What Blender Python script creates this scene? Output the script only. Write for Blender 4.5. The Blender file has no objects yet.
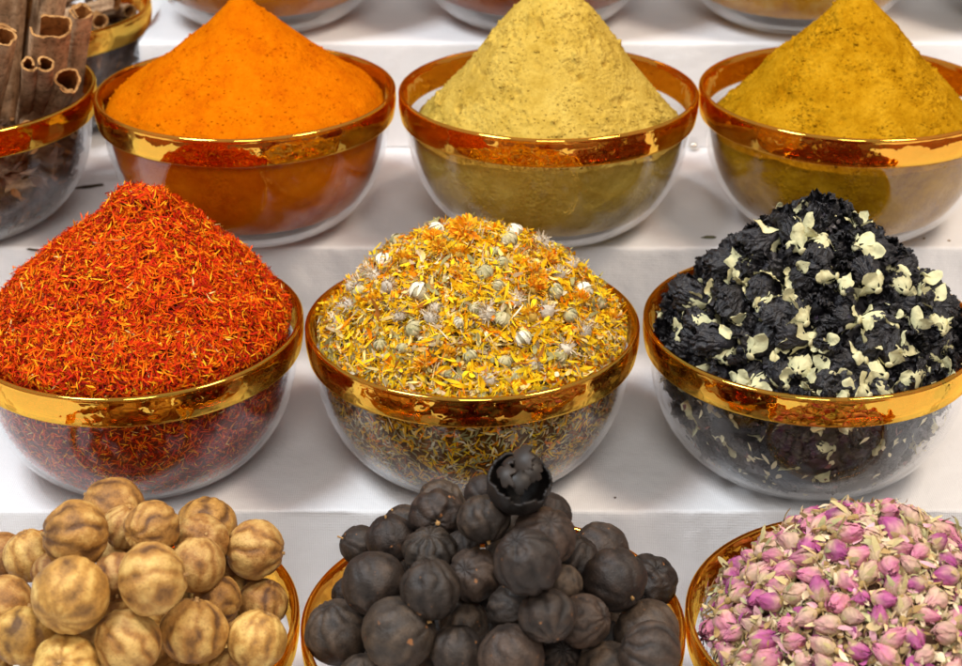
import bpy, math, random
import numpy as np
from mathutils import Vector, Matrix, Euler
SC = bpy.context.scene
COL = SC.collection
rnd = random.Random(7)
rng = np.random.default_rng(11)
PI = math.pi

# ------------------------------------------------------------------ noise
def _hash(ix, iy, iz, seed):
    h = (ix.astype(np.int64) * 73856093) ^ (iy.astype(np.int64) * 19349663) ^ (iz.astype(np.int64) * 83492791) ^ (seed * 2654435761 & 0x7fffffff)
    h = (h ^ (h >> 13)) * 1274126177 & 0x7fffffffffff
    h = h ^ (h >> 16)
    return h
def pn(P, freq, seed=0):
    """smooth gradient noise, about -1..1"""
    P = np.asarray(P, float) * freq + 1000.5 + seed * 3.17
    I = np.floor(P).astype(np.int64); F = P - I
    W = F * F * F * (F * (F * 6 - 15) + 10)
    out = np.zeros(P.shape[0])
    for a in (0, 1):
        for b in (0, 1):
            for c in (0, 1):
                h = _hash(I[:, 0] + a, I[:, 1] + b, I[:, 2] + c, seed)
                g = np.stack([(h & 1023) / 511.5 - 1, ((h >> 10) & 1023) / 511.5 - 1, ((h >> 20) & 1023) / 511.5 - 1], 1)
                d = np.stack([F[:, 0] - a, F[:, 1] - b, F[:, 2] - c], 1)
                w = (W[:, 0] if a else 1 - W[:, 0]) * (W[:, 1] if b else 1 - W[:, 1]) * (W[:, 2] if c else 1 - W[:, 2])
                out += w * (g * d).sum(1)
    return out * 1.3
def fbm(P, freq, oct=4, seed=0, gain=.5):
    s = np.zeros(len(P)); a = 1
    for k in range(oct):
        s += a * pn(P, freq * 2 ** k, seed + k * 7); a *= gain
    return s
def ridged(P, freq, oct=3, seed=0, gain=.5):
    s = np.zeros(len(P)); a = 1
    for k in range(oct):
        s += a * (1 - 2 * np.abs(pn(P, freq * 2 ** k, seed + k * 5))); a *= gain
    return s

# ------------------------------------------------------------------ object helpers
def link(o, parent=None):
    COL.objects.link(o)
    if parent: o.parent = parent
    return o
def mesh(name, V, F, mats, col=None, smooth=True, midx=None):
    me = bpy.data.meshes.new(name)
    V = np.asarray(V, float)
    me.from_pydata(V.tolist(), [], F.tolist() if isinstance(F, np.ndarray) else F)
    for m in (mats if isinstance(mats, (list, tuple)) else [mats]): me.materials.append(m)
    if col is not None:
        a = me.color_attributes.new('Col', 'FLOAT_COLOR', 'POINT')
        c = np.ones((len(V), 4)); col = np.asarray(col, float)
        if col.ndim == 1: c[:, 0] = c[:, 1] = c[:, 2] = col
        else: c[:, :3] = col
        a.data.foreach_set('color', c.ravel())
    if smooth: me.polygons.foreach_set('use_smooth', [True] * len(me.polygons))
    if midx is not None: me.polygons.foreach_set('material_index', midx)
    me.update()
    return me
def obj(name, me, parent=None, loc=None):
    o = bpy.data.objects.new(name, me)
    if loc is not None: o.location = loc
    return link(o, parent)
def tag(o, label, cat=None, group=None, kind=None):
    if label: o['label'] = label
    if cat: o['category'] = cat
    if group: o['group'] = group
    if kind: o['kind'] = kind
    return o
def empty(name, loc=(0, 0, 0)):
    o = bpy.data.objects.new(name, None); o.location = loc; o.empty_display_size = .01
    return link(o)
def grid_faces(nu, nv, wrap=False, off=0):
    """verts index i*nv+j ; wrap closes j"""
    i = np.arange(nu - 1)[:, None]; j = np.arange(nv if wrap else nv - 1)[None]
    a = i * nv + j; b = i * nv + (j + 1) % nv
    return np.stack([a, b, b + nv, a + nv], -1).reshape(-1, 4) + off
def merge(parts):
    """parts: list of (V,F,C)"""
    Vs, Fs, Cs, o = [], [], [], 0
    for V, F, C in parts:
        Vs.append(V); Fs += [[x + o for x in f] for f in (F.tolist() if isinstance(F, np.ndarray) else F)]; Cs.append(C); o += len(V)
    return np.concatenate(Vs), Fs, np.concatenate(Cs)
def lathe(prof, n=96, C=(0, 0)):
    """prof: (r,z) list, open; returns V,F"""
    t = np.linspace(0, 2 * PI, n, endpoint=False)
    V = np.array([[r * math.cos(a), r * math.sin(a), z] for r, z in prof for a in t])
    return V, grid_faces(len(prof), n, True)
def rotm(a, b):
    """matrix (3x3 np) turning axis a to b"""
    return np.array(Vector(a).rotation_difference(Vector(b)).to_matrix())

# ------------------------------------------------------------------ materials
def newmat(name):
    m = bpy.data.materials.new(name); m.use_nodes = True
    nt = m.node_tree; nt.nodes.clear()
    out = nt.nodes.new('ShaderNodeOutputMaterial')
    return m, nt, out
def N(nt, t, **kw):
    n = nt.nodes.new(t)
    for k, v in kw.items():
        if k in n.inputs: n.inputs[k].default_value = v
        else: setattr(n, k, v)
    return n
def L(nt, a, b): nt.links.new(a, b)
def principled(nt, out, rough=.6, spec=.5):
    p = nt.nodes.new('ShaderNodeBsdfPrincipled')
    p.inputs['Roughness'].default_value = rough
    p.inputs['Specular IOR Level'].default_value = spec
    L(nt, p.outputs[0], out.inputs[0])
    return p
def ramp(nt, stops, fac=None):
    r = nt.nodes.new('ShaderNodeValToRGB'); e = r.color_ramp.elements
    while len(e) < len(stops): e.new(.5)
    for k, (p, c) in enumerate(stops):
        e[k].position = p; e[k].color = (*c, 1)
    if fac is not None: L(nt, fac, r.inputs[0])
    return r
def bump(nt, height, strength, dist, p, normal=None):
    b = nt.nodes.new('ShaderNodeBump'); b.inputs['Strength'].default_value = strength; b.inputs['Distance'].default_value = dist
    L(nt, height, b.inputs['Height'])
    if normal is not None: L(nt, normal, b.inputs['Normal'])
    if p is not None: L(nt, b.outputs[0], p.inputs['Normal'])
    return b
def noise_tex(nt, scale, detail=4, rough=.55, coord='Object'):
    tc = nt.nodes.new('ShaderNodeTexCoord'); n = nt.nodes.new('ShaderNodeTexNoise')
    n.inputs['Scale'].default_value = scale; n.inputs['Detail'].default_value = detail; n.inputs['Roughness'].default_value = rough
    L(nt, tc.outputs[coord], n.inputs['Vector'])
    return n

def mat_cloth():
    m, nt, out = newmat('white_cotton_cloth'); p = principled(nt, out, .85, .25)
    tc = nt.nodes.new('ShaderNodeTexCoord')
    n1 = noise_tex(nt, 9, 5, .6)
    r = ramp(nt, [(.3, (.83, .81, .805)), (.7, (.89, .875, .87))], n1.outputs[0])
    w = N(nt, 'ShaderNodeTexWave', wave_type='BANDS', bands_direction='X'); w.inputs['Scale'].default_value = 250; w.inputs['Distortion'].default_value = .8; w.inputs['Detail Scale'].default_value = .6
    w2 = N(nt, 'ShaderNodeTexWave', wave_type='BANDS', bands_direction='DIAGONAL'); w2.inputs['Scale'].default_value = 330; w2.inputs['Distortion'].default_value = 1.2
    mp = nt.nodes.new('ShaderNodeMapping'); mp.inputs['Scale'].default_value = (.02, 1, 1)
    L(nt, tc.outputs['Object'], w.inputs['Vector']); L(nt, tc.outputs['Object'], mp.inputs[0]); L(nt, mp.outputs[0], w2.inputs['Vector'])
    mx = N(nt, 'ShaderNodeMix', data_type='RGBA', blend_type='MULTIPLY'); mx.inputs[0].default_value = .07
    L(nt, r.outputs[0], mx.inputs[6]); L(nt, w.outputs['Color'], mx.inputs[7]); L(nt, mx.outputs[2], p.inputs['Base Color'])
    add = N(nt, 'ShaderNodeMath', operation='ADD'); L(nt, w.outputs['Fac'], add.inputs[0]); L(nt, w2.outputs['Fac'], add.inputs[1])
    n2 = noise_tex(nt, 900, 2, .6)
    add2 = N(nt, 'ShaderNodeMath', operation='ADD'); L(nt, add.outputs[0], add2.inputs[0]); L(nt, n2.outputs[0], add2.inputs[1])
    b1 = bump(nt, add2.outputs[0], .4, .0002, None)
    n3 = noise_tex(nt, 26, 5, .55); bump(nt, n3.outputs[0], .5, .005, p, b1.outputs[0])
    return m
def schlick(nt, f0):
    lw = nt.nodes.new('ShaderNodeLayerWeight'); lw.inputs['Blend'].default_value = .5
    pw = N(nt, 'ShaderNodeMath', operation='POWER'); pw.inputs[1].default_value = 5; L(nt, lw.outputs['Facing'], pw.inputs[0])
    ml = N(nt, 'ShaderNodeMath', operation='MULTIPLY_ADD'); ml.inputs[1].default_value = 1 - f0; ml.inputs[2].default_value = f0
    L(nt, pw.outputs[0], ml.inputs[0])
    return ml.outputs[0], lw
def mat_glass():
    m, nt, out = newmat('clear_glass')
    fac, lw = schlick(nt, .032)
    tr = N(nt, 'ShaderNodeBsdfTransparent'); tr.inputs[0].default_value = (.96, .962, .968, 1)
    gl = N(nt, 'ShaderNodeBsdfGlossy'); gl.inputs['Roughness'].default_value = .03; gl.inputs[0].default_value = (1, 1, 1, 1)
    n = noise_tex(nt, 22, 2, .5); b = bump(nt, n.outputs[0], .25, .002, None); L(nt, b.outputs[0], gl.inputs['Normal'])
    mx = nt.nodes.new('ShaderNodeMixShader'); L(nt, fac, mx.inputs[0]); L(nt, tr.outputs[0], mx.inputs[1]); L(nt, gl.outputs[0], mx.inputs[2]); L(nt, mx.outputs[0], out.inputs[0])
    return m
def mat_gold(nm='translucent_gold_lustre', wav=.0011):
    m, nt, out = newmat(nm)
    fac, lw = schlick(nt, .54)
    tr = N(nt, 'ShaderNodeBsdfTransparent'); tr.inputs[0].default_value = (.76, .31, .038, 1)
    gl = N(nt, 'ShaderNodeBsdfGlossy'); gl.inputs['Roughness'].default_value = .035; gl.inputs[0].default_value = (1, .60, .09, 1)
    tc = nt.nodes.new('ShaderNodeTexCoord'); mp = nt.nodes.new('ShaderNodeMapping'); mp.inputs['Scale'].default_value = (1, 1, 1.2)
    n = nt.nodes.new('ShaderNodeTexNoise'); n.inputs['Scale'].default_value = 85; n.inputs['Detail'].default_value = 1.5
    L(nt, tc.outputs['Object'], mp.inputs[0]); L(nt, mp.outputs[0], n.inputs['Vector'])
    b = bump(nt, n.outputs[0], .8, wav, None); L(nt, b.outputs[0], gl.inputs['Normal'])
    mx = nt.nodes.new('ShaderNodeMixShader'); L(nt, fac, mx.inputs[0]); L(nt, tr.outputs[0], mx.inputs[1]); L(nt, gl.outputs[0], mx.inputs[2]); L(nt, mx.outputs[0], out.inputs[0])
    return m
def mat_powder(name, c1, c2, c3, grain=1.0):
    m, nt, out = newmat(name); p = principled(nt, out, 1.0, .0)
    n = noise_tex(nt, 55, 10, .78)
    r = ramp(nt, [(.36, c2), (.50, c1), (.66, c3)], n.outputs[0])
    n0 = noise_tex(nt, 700, 3, .7)
    r0 = ramp(nt, [(.33, (.62, .62, .62)), (.48, (1, 1, 1))], n0.outputs[0])
    mx = N(nt, 'ShaderNodeMix', data_type='RGBA', blend_type='MULTIPLY'); mx.inputs[0].default_value = .28 * grain
    L(nt, r.outputs[0], mx.inputs[6]); L(nt, r0.outputs[0], mx.inputs[7]); L(nt, mx.outputs[2], p.inputs['Base Color'])
    n2 = noise_tex(nt, 700, 6, .8); b0 = bump(nt, n2.outputs[0], .8, .0006 * grain, None)
    tcv = nt.nodes.new('ShaderNodeTexCoord'); vo = nt.nodes.new('ShaderNodeTexVoronoi'); vo.inputs['Scale'].default_value = 420; L(nt, tcv.outputs['Object'], vo.inputs['Vector'])
    ms = noise_tex(nt, 32, 3, .6); mr_ = N(nt, 'ShaderNodeMapRange'); mr_.inputs['From Min'].default_value = .42; mr_.inputs['From Max'].default_value = .62; L(nt, ms.outputs[0], mr_.inputs[0])
    mu = N(nt, 'ShaderNodeMath', operation='MULTIPLY'); L(nt, vo.outputs['Distance'], mu.inputs[0]); L(nt, mr_.outputs[0], mu.inputs[1])
    b = N(nt, 'ShaderNodeBump', invert=True); b.inputs['Strength'].default_value = .7; b.inputs['Distance'].default_value = .0011 * grain; L(nt, mu.outputs[0], b.inputs['Height']); L(nt, b0.outputs[0], b.inputs['Normal'])
    n3 = noise_tex(nt, 120, 8, .75); bump(nt, n3.outputs[0], .5, .0012 * grain, p, b.outputs[0])
    return m
def mat_attr(name, rough=.7, spec=.3, vary=.0, trans=0.0, bumpscale=None, bs=.3, sat=0.0):
    """colour from the Col attribute, small natural variation per object"""
    m, nt, out = newmat(name); p = principled(nt, out, rough, spec)
    a = N(nt, 'ShaderNodeAttribute', attribute_name='Col')
    src = a.outputs['Color']
    if vary:
        oi = nt.nodes.new('ShaderNodeObjectInfo')
        hs = nt.nodes.new('ShaderNodeHueSaturation')
        mr = N(nt, 'ShaderNodeMapRange'); mr.inputs['To Min'].default_value = 1 - vary; mr.inputs['To Max'].default_value = 1 + vary
        L(nt, oi.outputs['Random'], mr.inputs[0]); L(nt, mr.outputs[0], hs.inputs['Value']); L(nt, src, hs.inputs['Color']); src = hs.outputs[0]
    L(nt, src, p.inputs['Base Color'])
    if bumpscale:
        n = noise_tex(nt, bumpscale, 5, .65); bump(nt, n.outputs[0], bs, .001, p)
    if trans:
        t = nt.nodes.new('ShaderNodeBsdfTranslucent'); L(nt, src, t.inputs[0]); mx = nt.nodes.new('ShaderNodeMixShader'); mx.inputs[0].default_value = trans
        L(nt, p.outputs[0], mx.inputs[1]); L(nt, t.outputs[0], mx.inputs[2]); L(nt, mx.outputs[0], out.inputs[0])
    return m
def mat_bark():
    m = mat_attr('cinnamon_bark', .85, .15, vary=.18, bumpscale=330, bs=.9); nt = m.node_tree
    p = [n for n in nt.nodes if n.type == 'BSDF_PRINCIPLED'][0]; src = p.inputs['Base Color'].links[0].from_socket
    n = noise_tex(nt, 330, 5, .75); r = ramp(nt, [(.34, (.42, .40, .38)), (.5, (1, 1, 1)), (.68, (1.0, 1.0, 1.0)), (.76, (1.0, 1.0, .95))], n.outputs[0])
    n2 = noise_tex(nt, 70, 4, .65); r2 = ramp(nt, [(.35, (.62, .55, .50)), (.62, (1, 1, 1))], n2.outputs[0])
    a = N(nt, 'ShaderNodeMix', data_type='RGBA', blend_type='MULTIPLY'); a.inputs[0].default_value = 1; L(nt, src, a.inputs[6]); L(nt, r.outputs[0], a.inputs[7])
    b = N(nt, 'ShaderNodeMix', data_type='RGBA', blend_type='MULTIPLY'); b.inputs[0].default_value = 1; L(nt, a.outputs[2], b.inputs[6]); L(nt, r2.outputs[0], b.inputs[7])
    L(nt, b.outputs[2], p.inputs['Base Color'])
    return m
def mat_lime(name, dark, mid, light, rough, spec, spot=None, gain=1.0):
    m, nt, out = newmat(name); p = principled(nt, out, rough, spec)
    a = N(nt, 'ShaderNodeAttribute', attribute_name='Col')
    oi = nt.nodes.new('ShaderNodeObjectInfo')
    tc = nt.nodes.new('ShaderNodeTexCoord')
    sc_ = N(nt, 'ShaderNodeVectorMath', operation='SCALE'); L(nt, oi.outputs['Random'], sc_.inputs[0]); sc_.inputs['Scale'].default_value = 40
    va = N(nt, 'ShaderNodeVectorMath', operation='ADD'); L(nt, tc.outputs['Object'], va.inputs[0]); L(nt, sc_.outputs[0], va.inputs[1])
    n = nt.nodes.new('ShaderNodeTexNoise'); n.inputs['Scale'].default_value = 2.0; n.inputs['Detail'].default_value = 7; n.inputs['Roughness'].default_value = .65; L(nt, va.outputs[0], n.inputs['Vector'])
    s = N(nt, 'ShaderNodeMath', operation='MULTIPLY_ADD'); s.inputs[1].default_value = .85; L(nt, n.outputs[0], s.inputs[0]); L(nt, a.outputs['Fac'], s.inputs[2])
    s2 = N(nt, 'ShaderNodeMath', operation='MULTIPLY_ADD'); s2.inputs[1].default_value = .28; L(nt, oi.outputs['Random'], s2.inputs[0]); L(nt, s.outputs[0], s2.inputs[2])
    r = ramp(nt, [(.34, dark), (.66, mid), (.95, light)], None)
    s3 = N(nt, 'ShaderNodeMath', operation='SUBTRACT'); s3.inputs[1].default_value = .35; L(nt, s2.outputs[0], s3.inputs[0]); L(nt, s3.outputs[0], r.inputs[0])
    hs = nt.nodes.new('ShaderNodeHueSaturation'); L(nt, r.outputs[0], hs.inputs['Color'])
    mh = N(nt, 'ShaderNodeMath', operation='MULTIPLY'); mh.inputs[1].default_value = 37.7; L(nt, oi.outputs['Random'], mh.inputs[0])
    fr = N(nt, 'ShaderNodeMath', operation='FRACT'); L(nt, mh.outputs[0], fr.inputs[0])
    m1 = N(nt, 'ShaderNodeMapRange'); m1.inputs['To Min'].default_value = .490; m1.inputs['To Max'].default_value = .508; L(nt, fr.outputs[0], m1.inputs[0]); L(nt, m1.outputs[0], hs.inputs['Hue'])
    m2 = N(nt, 'ShaderNodeMapRange'); m2.inputs['To Min'].default_value = .70; m2.inputs['To Max'].default_value = 1.22; L(nt, fr.outputs[0], m2.inputs[0]); L(nt, m2.outputs[0], hs.inputs['Value'])
    nf = nt.nodes.new('ShaderNodeTexNoise'); nf.inputs['Scale'].default_value = 11; nf.inputs['Detail'].default_value = 8; nf.inputs['Roughness'].default_value = .75; L(nt, va.outputs[0], nf.inputs['Vector'])
    rf_ = ramp(nt, [(.36, (.60, .55, .52)), (.50, (1, 1, 1)), (.70, (1.0, 1.0, 1.0))], nf.outputs[0])
    mm = N(nt, 'ShaderNodeMix', data_type='RGBA', blend_type='MULTIPLY'); mm.inputs[0].default_value = .8; L(nt, hs.outputs[0], mm.inputs[6]); L(nt, rf_.outputs[0], mm.inputs[7])
    src = mm.outputs[2]
    if spot:
        n4 = nt.nodes.new('ShaderNodeTexNoise'); n4.inputs['Scale'].default_value = 3.2; n4.inputs['Detail'].default_value = 2; L(nt, va.outputs[0], n4.inputs['Vector'])
        r4 = ramp(nt, [(.70, (0, 0, 0)), (.76, (1, 1, 1))], n4.outputs[0])
        mx = N(nt, 'ShaderNodeMix', data_type='RGBA'); L(nt, r4.outputs[0], mx.inputs[0]); L(nt, src, mx.inputs[6]); mx.inputs[7].default_value = (*spot, 1); src = mx.outputs[2]
    L(nt, src, p.inputs['Base Color'])
    n2 = nt.nodes.new('ShaderNodeTexNoise'); n2.inputs['Scale'].default_value = 16; n2.inputs['Detail'].default_value = 6; L(nt, va.outputs[0], n2.inputs['Vector'])
    b = bump(nt, n2.outputs[0], .45, .0006, None); bump(nt, n.outputs[0], .4, .0014, p, b.outputs[0])
    return m
M = dict(
    cloth=mat_cloth(), glass=mat_glass(), gold=mat_gold(), lip=mat_gold('gold_lip', .0001),
    turmeric=mat_powder('turmeric_powder', (.55, .125, .001), (.46, .085, .001), (.61, .155, .002), .7),
    ginger=mat_powder('pale_green_yellow_powder', (.54, .355, .062), (.42, .26, .034), (.62, .43, .09), 1.15),
    curry=mat_powder('golden_curry_powder', (.43, .205, .005), (.31, .13, .002), (.54, .28, .012), 1.1),
    chilli=mat_powder('red_brown_powder', (.33, .075, .008), (.24, .05, .006), (.40, .10, .01)),
    masala=mat_powder('orange_brown_powder', (.62, .20, .01), (.45, .12, .008), (.7, .26, .015)),
    amber=mat_powder('yellow_orange_powder', (.70, .33, .02), (.55, .22, .01), (.8, .5, .12)),
    olive=mat_powder('olive_powder', (.24, .19, .05), (.18, .14, .03), (.3, .25, .08)),
    saffl=mat_attr('safflower_thread', .7, .08, trans=.12),
    petal=mat_attr('dried_petal_shreds', .7, .08, trans=.15),
    head=mat_attr('dried_flower_head', .75, .2, vary=.15, bumpscale=7, bs=.5),
    blackf=mat_attr('black_petal', .42, .45, vary=.25, bumpscale=7, bs=.7),
    calyx=mat_attr('cream_calyx', .7, .25, vary=.1, trans=.12, bumpscale=6, bs=.6),
    rose=mat_attr('rose_petal', .75, .08, vary=.15, trans=.10, bumpscale=5, bs=.6),
    sepal=mat_attr('dried_sepal', .8, .08, vary=.2, bumpscale=6, bs=.5),
    bark=mat_bark(),
    lime=mat_lime('tan_lime_peel', (.13, .055, .016), (.41, .195, .043), (.68, .43, .13), .55, .32, gain=1),
    blime=mat_lime('black_lime_peel', (.011, .008, .0065), (.035, .0245, .0185), (.088, .057, .038), .50, .32, spot=(.26, .11, .04)),
    stem=mat_attr('dry_stem', .8, .2),
)
m_, nt_, o_ = newmat('polished_steel'); p_ = principled(nt_, o_, .18); p_.inputs['Metallic'].default_value = 1; p_.inputs['Base Color'].default_value = (.75, .72, .65, 1)
M['steel'] = m_

# ------------------------------------------------------------------ layout (metres; camera at the origin)
ROWS = {'t': (1.308, -.2830), 'b': (1.1002, -.3665), 'm': (.9262, -.4528), 'f': (.7366, -.5332)}   # y, rim z
H = .0968
TIER = {k: v[1] - H for k, v in ROWS.items()}
def prof_out(h):
    u = np.clip(np.asarray(h) / H, 0, 1)
    return .0341 + (.0964 - .0341) * np.sqrt(1 - u ** 2.6137)
def prof_in(h): return prof_out(h) - .0030

# ------------------------------------------------------------------ the draped steps
def make_cloth():
    # profile in y,z with rounded edges
    pts = []
    def arc(cy, cz, r, a0, a1, n=8):
        for a in np.linspace(a0, a1, n): pts.append((cy + r * math.cos(a), cz + r * math.sin(a)))
    zf, zm, zb = TIER['f'], TIER['m'], TIER['b']
    e1, e2 = .866, 1.058
    r = .0022
    pts.append((.30, zf))
    for yy in np.linspace(.32, .84, 60): pts.append((yy, zf))
    arc(e1 - .008, zf + .008, .008, -PI / 2, 0)
    for zz in np.linspace(zf + .012, zm - .006, 40): pts.append((e1, zz))
    arc(e1 + r, zm - r, r, PI, PI / 2)
    for yy in np.linspace(e1 + .006, e2 - .012, 70): pts.append((yy, zm))
    arc(e2 - .008, zm + .008, .008, -PI / 2, 0)
    for zz in np.linspace(zm + .012, zb - .006, 40): pts.append((e2, zz))
    arc(e2 + r, zb - r, r, PI, PI / 2)
    for yy in np.linspace(e2 + .006, 1.9, 120): pts.append((yy, zb))
    pts = np.array(pts)
    d = np.gradient(pts, axis=0); nrm = np.stack([-d[:, 1], d[:, 0]], 1); nrm /= np.linalg.norm(nrm, axis=1)[:, None]
    xs = np.linspace(-.8, .8, 420)
    P = np.zeros((len(pts), len(xs), 3)); P[..., 0] = xs; P[..., 1] = pts[:, :1]; P[..., 2] = pts[:, 1:]
    Q = P.reshape(-1, 3)
    flat = np.repeat(nrm[:, 1], len(xs)); riser = 1 - flat
    amp = .0007 * fbm(Q * [1, .5, .5], 14, 3, 3) * (.5 + riser * 1.6) + riser * .0012 * fbm(Q * [1, .2, .35], 22, 3, 9)
    amp += riser * .0022 * np.clip(ridged(Q @ np.array([[1, 0, 0], [0, 1, 0], [.9, 0, .5]]).T, 16, 2, 5) - .9, 0, 1)
    nn = np.repeat(nrm, len(xs), 0)
    Q[:, 1] += nn[:, 0] * amp; Q[:, 2] += nn[:, 1] * amp
    me = mesh('draped_cloth', Q, grid_faces(len(pts), len(xs)), M['cloth'])
    o = obj('tablecloth', me)
    tag(o, 'white cotton cloth draped over the wide stepped display under all the bowls', 'tablecloth')
def make_top_step():
    x0, x1, y0, y1, z0, z1, r = -.257, .82, 1.248, 1.62, TIER['b'] + .0006, TIER['t'], .003
    # rounded-box cloth cover built from a ring profile swept round the block
    ring = []
    def corner(cx, cy, a0):
        for a in np.linspace(a0, a0 + PI / 2, 6): ring.append((cx, cy, math.cos(a), math.sin(a)))
    def seg(ax, ay, bx, by, nx, ny, n):
        for t in np.linspace(0, 1, n + 2)[1:-1]: ring.append((ax + (bx - ax) * t, ay + (by - ay) * t, nx, ny))
    corner(x0 + r, y0 + r, PI); seg(x0 + r, y0 + r, x1 - r, y0 + r, 0, -1, 220)
    corner(x1 - r, y0 + r, -PI / 2); seg(x1 - r, y0 + r, x1 - r, y1 - r, 1, 0, 40)
    corner(x1 - r, y1 - r, 0); seg(x1 - r, y1 - r, x0 + r, y1 - r, 0, 1, 40)
    corner(x0 + r, y1 - r, PI / 2); seg(x0 + r, y1 - r, x0 + r, y0 + r, -1, 0, 60)
    prof = [(1, z) for z in np.linspace(z0, z1 - r, 22)] + [(math.cos(a), z1 - r + r * math.sin(a)) for a in np.linspace(0, PI / 2, 6)[1:]]
    V = []
    for k, z in prof:
        for cx, cy, nx, ny in ring: V.append((cx + nx * r * k, cy + ny * r * k, z))
    V = np.array(V)
    n = len(ring); F = grid_faces(len(prof), n, True).tolist()
    F.append([len(V) - n + i for i in range(n)])
    w = .0009 * fbm(V * [1, 1, .3], 26, 3, 21)
    side = np.clip((z1 - V[:, 2]) / .02, 0, 1)
    V[:, 1] += w * side; V[:, 0] += w * side * .6
    o = obj('display_step', mesh('cloth_covered_step', V, F, M['cloth'], smooth=False))
    for p in o.data.polygons: p.use_smooth = len(p.vertices) == 4
    tag(o, 'topmost white cloth covered step, its left corner beside the small cinnamon bowl', 'display step')
make_cloth(); make_top_step()

# ------------------------------------------------------------------ bowls
def build_bowl_meshes():
    hs = np.concatenate([np.linspace(.0186, .07, 26), H * np.linspace(.74, 1, 22)])
    outer = [(float(prof_out(h)), -h) for h in hs]
    outer[-1] = (.0341, -H)
    foot = [(.0335, -H - .0), (.030, -H + .0006), (.0, -H + .0010)]
    hi = np.linspace(.0, .0915, 46)
    inner = [(0.0, -.0915)] + [(float(max(prof_in(h), .001)) if h < .0915 else .034, -h) for h in hi[::-1] if h >= .0186]
    inner = [(0, -.0905), (.020, -.0905), (.040, -.0900)] + [(float(prof_in(h)), -h) for h in np.linspace(.0885, .0186, 44)]
    V1, F1 = lathe([(max(r, 1e-5), z) for r, z in inner] + outer + foot, 128)
    glass = mesh('bowl_glass', V1, F1, M['glass'])
    # gold band: rounded lip, slightly flared
    band = [(.0965, -.0188), (.0982, -.0187), (.0986, -.0180)] + [(.0986 + .0010 * (1 - t) + .0009 * math.sin(PI * t), -.0178 * t) for t in np.linspace(.95, .12, 16)]
    lip = [(.0982 + .0018 * math.cos(a), -.0016 + .0018 * math.sin(a)) for a in np.linspace(0, PI, 9)]
    inn = [(.0962 - .0022 * t, -.0188 * t) for t in np.linspace(.12, 1, 8)]
    V2, F2 = lathe(band + lip + inn, 160)
    gold = mesh('bowl_gold_band', V2, F2, [M['gold'], M['lip']], midx=[1 if 18 <= i // 160 <= 27 else 0 for i in range(len(F2))])
    return glass, gold
GLASS, GOLD = build_bowl_meshes()
BG = 'clear glass bowls with gold rims'
def bowl(x, row, label, dx=0, cat='glass bowl', y=None, z=None):
    yy, zz = ROWS[row]
    if y is not None: yy = y
    if z is not None: zz = z
    e = empty('glass_bowl', (x, yy, zz))
    # origin at rim level is awkward for pushing: shift the empty to the base
    e.location.z = zz - H
    e.rotation_euler.z = rnd.uniform(0, 6)
    tag(e, label, cat, BG)
    g = obj('bowl_body', GLASS, e, (0, 0, H)); b = obj('gold_band', GOLD, e, (0, 0, H))
    return (x, yy, zz)
B = {}
B['t0'] = bowl(-.165, 't', 'glass bowl of orange brown powder on the top step, above the bright orange heap')
B['t1'] = bowl(.039, 't', 'glass bowl of dark red brown powder behind the pale greenish yellow heap')
B['t2'] = bowl(.2425, 't', 'glass bowl of speckled yellow orange powder on the top step, behind the golden brown heap')
B['t3'] = bowl(.447, 't', 'glass bowl of olive powder cut off at the top right corner of the photo')
B['s0'] = bowl(-.3560, 'b', 'gold rimmed bowl of small cinnamon curls, behind the bowl of big cinnamon sticks', y=1.302)
B['c0'] = bowl(-.3585, 'b', 'gold rimmed glass bowl holding upright grey brown cinnamon sticks')
B['b0'] = bowl(-.1569, 'b', 'gold rimmed glass bowl heaped with bright orange powder')
B['b1'] = bowl(.0449, 'b', 'gold rimmed glass bowl heaped with pale greenish yellow powder')
B['b2'] = bowl(.2458, 'b', 'gold rimmed glass bowl heaped with golden brown powder')
B['m0'] = bowl(-.2068, 'm', 'gold rimmed glass bowl heaped with red orange safflower threads')
B['m1'] = bowl(-.0052, 'm', 'gold rimmed glass bowl heaped with yellow marigold petals and flower heads')
B['m2'] = bowl(.1975, 'm', 'gold rimmed glass bowl full of black dried flowers with cream calyxes')
B['f0'] = bowl(-.1951, 'f', 'gold rimmed glass bowl of tan dried limes')
B['f1'] = bowl(.0063, 'f', 'gold rimmed glass bowl piled with black dried limes')
B['f2'] = bowl(.2070, 'f', 'gold rimmed glass bowl full of pink rosebuds')

def ball(r, sx=1, sz=1, nu=12, nv=18):
    V = []
    for i in range(nu + 1):
        a = PI * i / nu
        for j in range(nv):
            b = 2 * PI * j / nv; V.append((r * sx * math.sin(a) * math.cos(b), r * sx * math.sin(a) * math.sin(b), r * sz * math.cos(a)))
    return np.array(V), grid_faces(nu + 1, nv, True)
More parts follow.
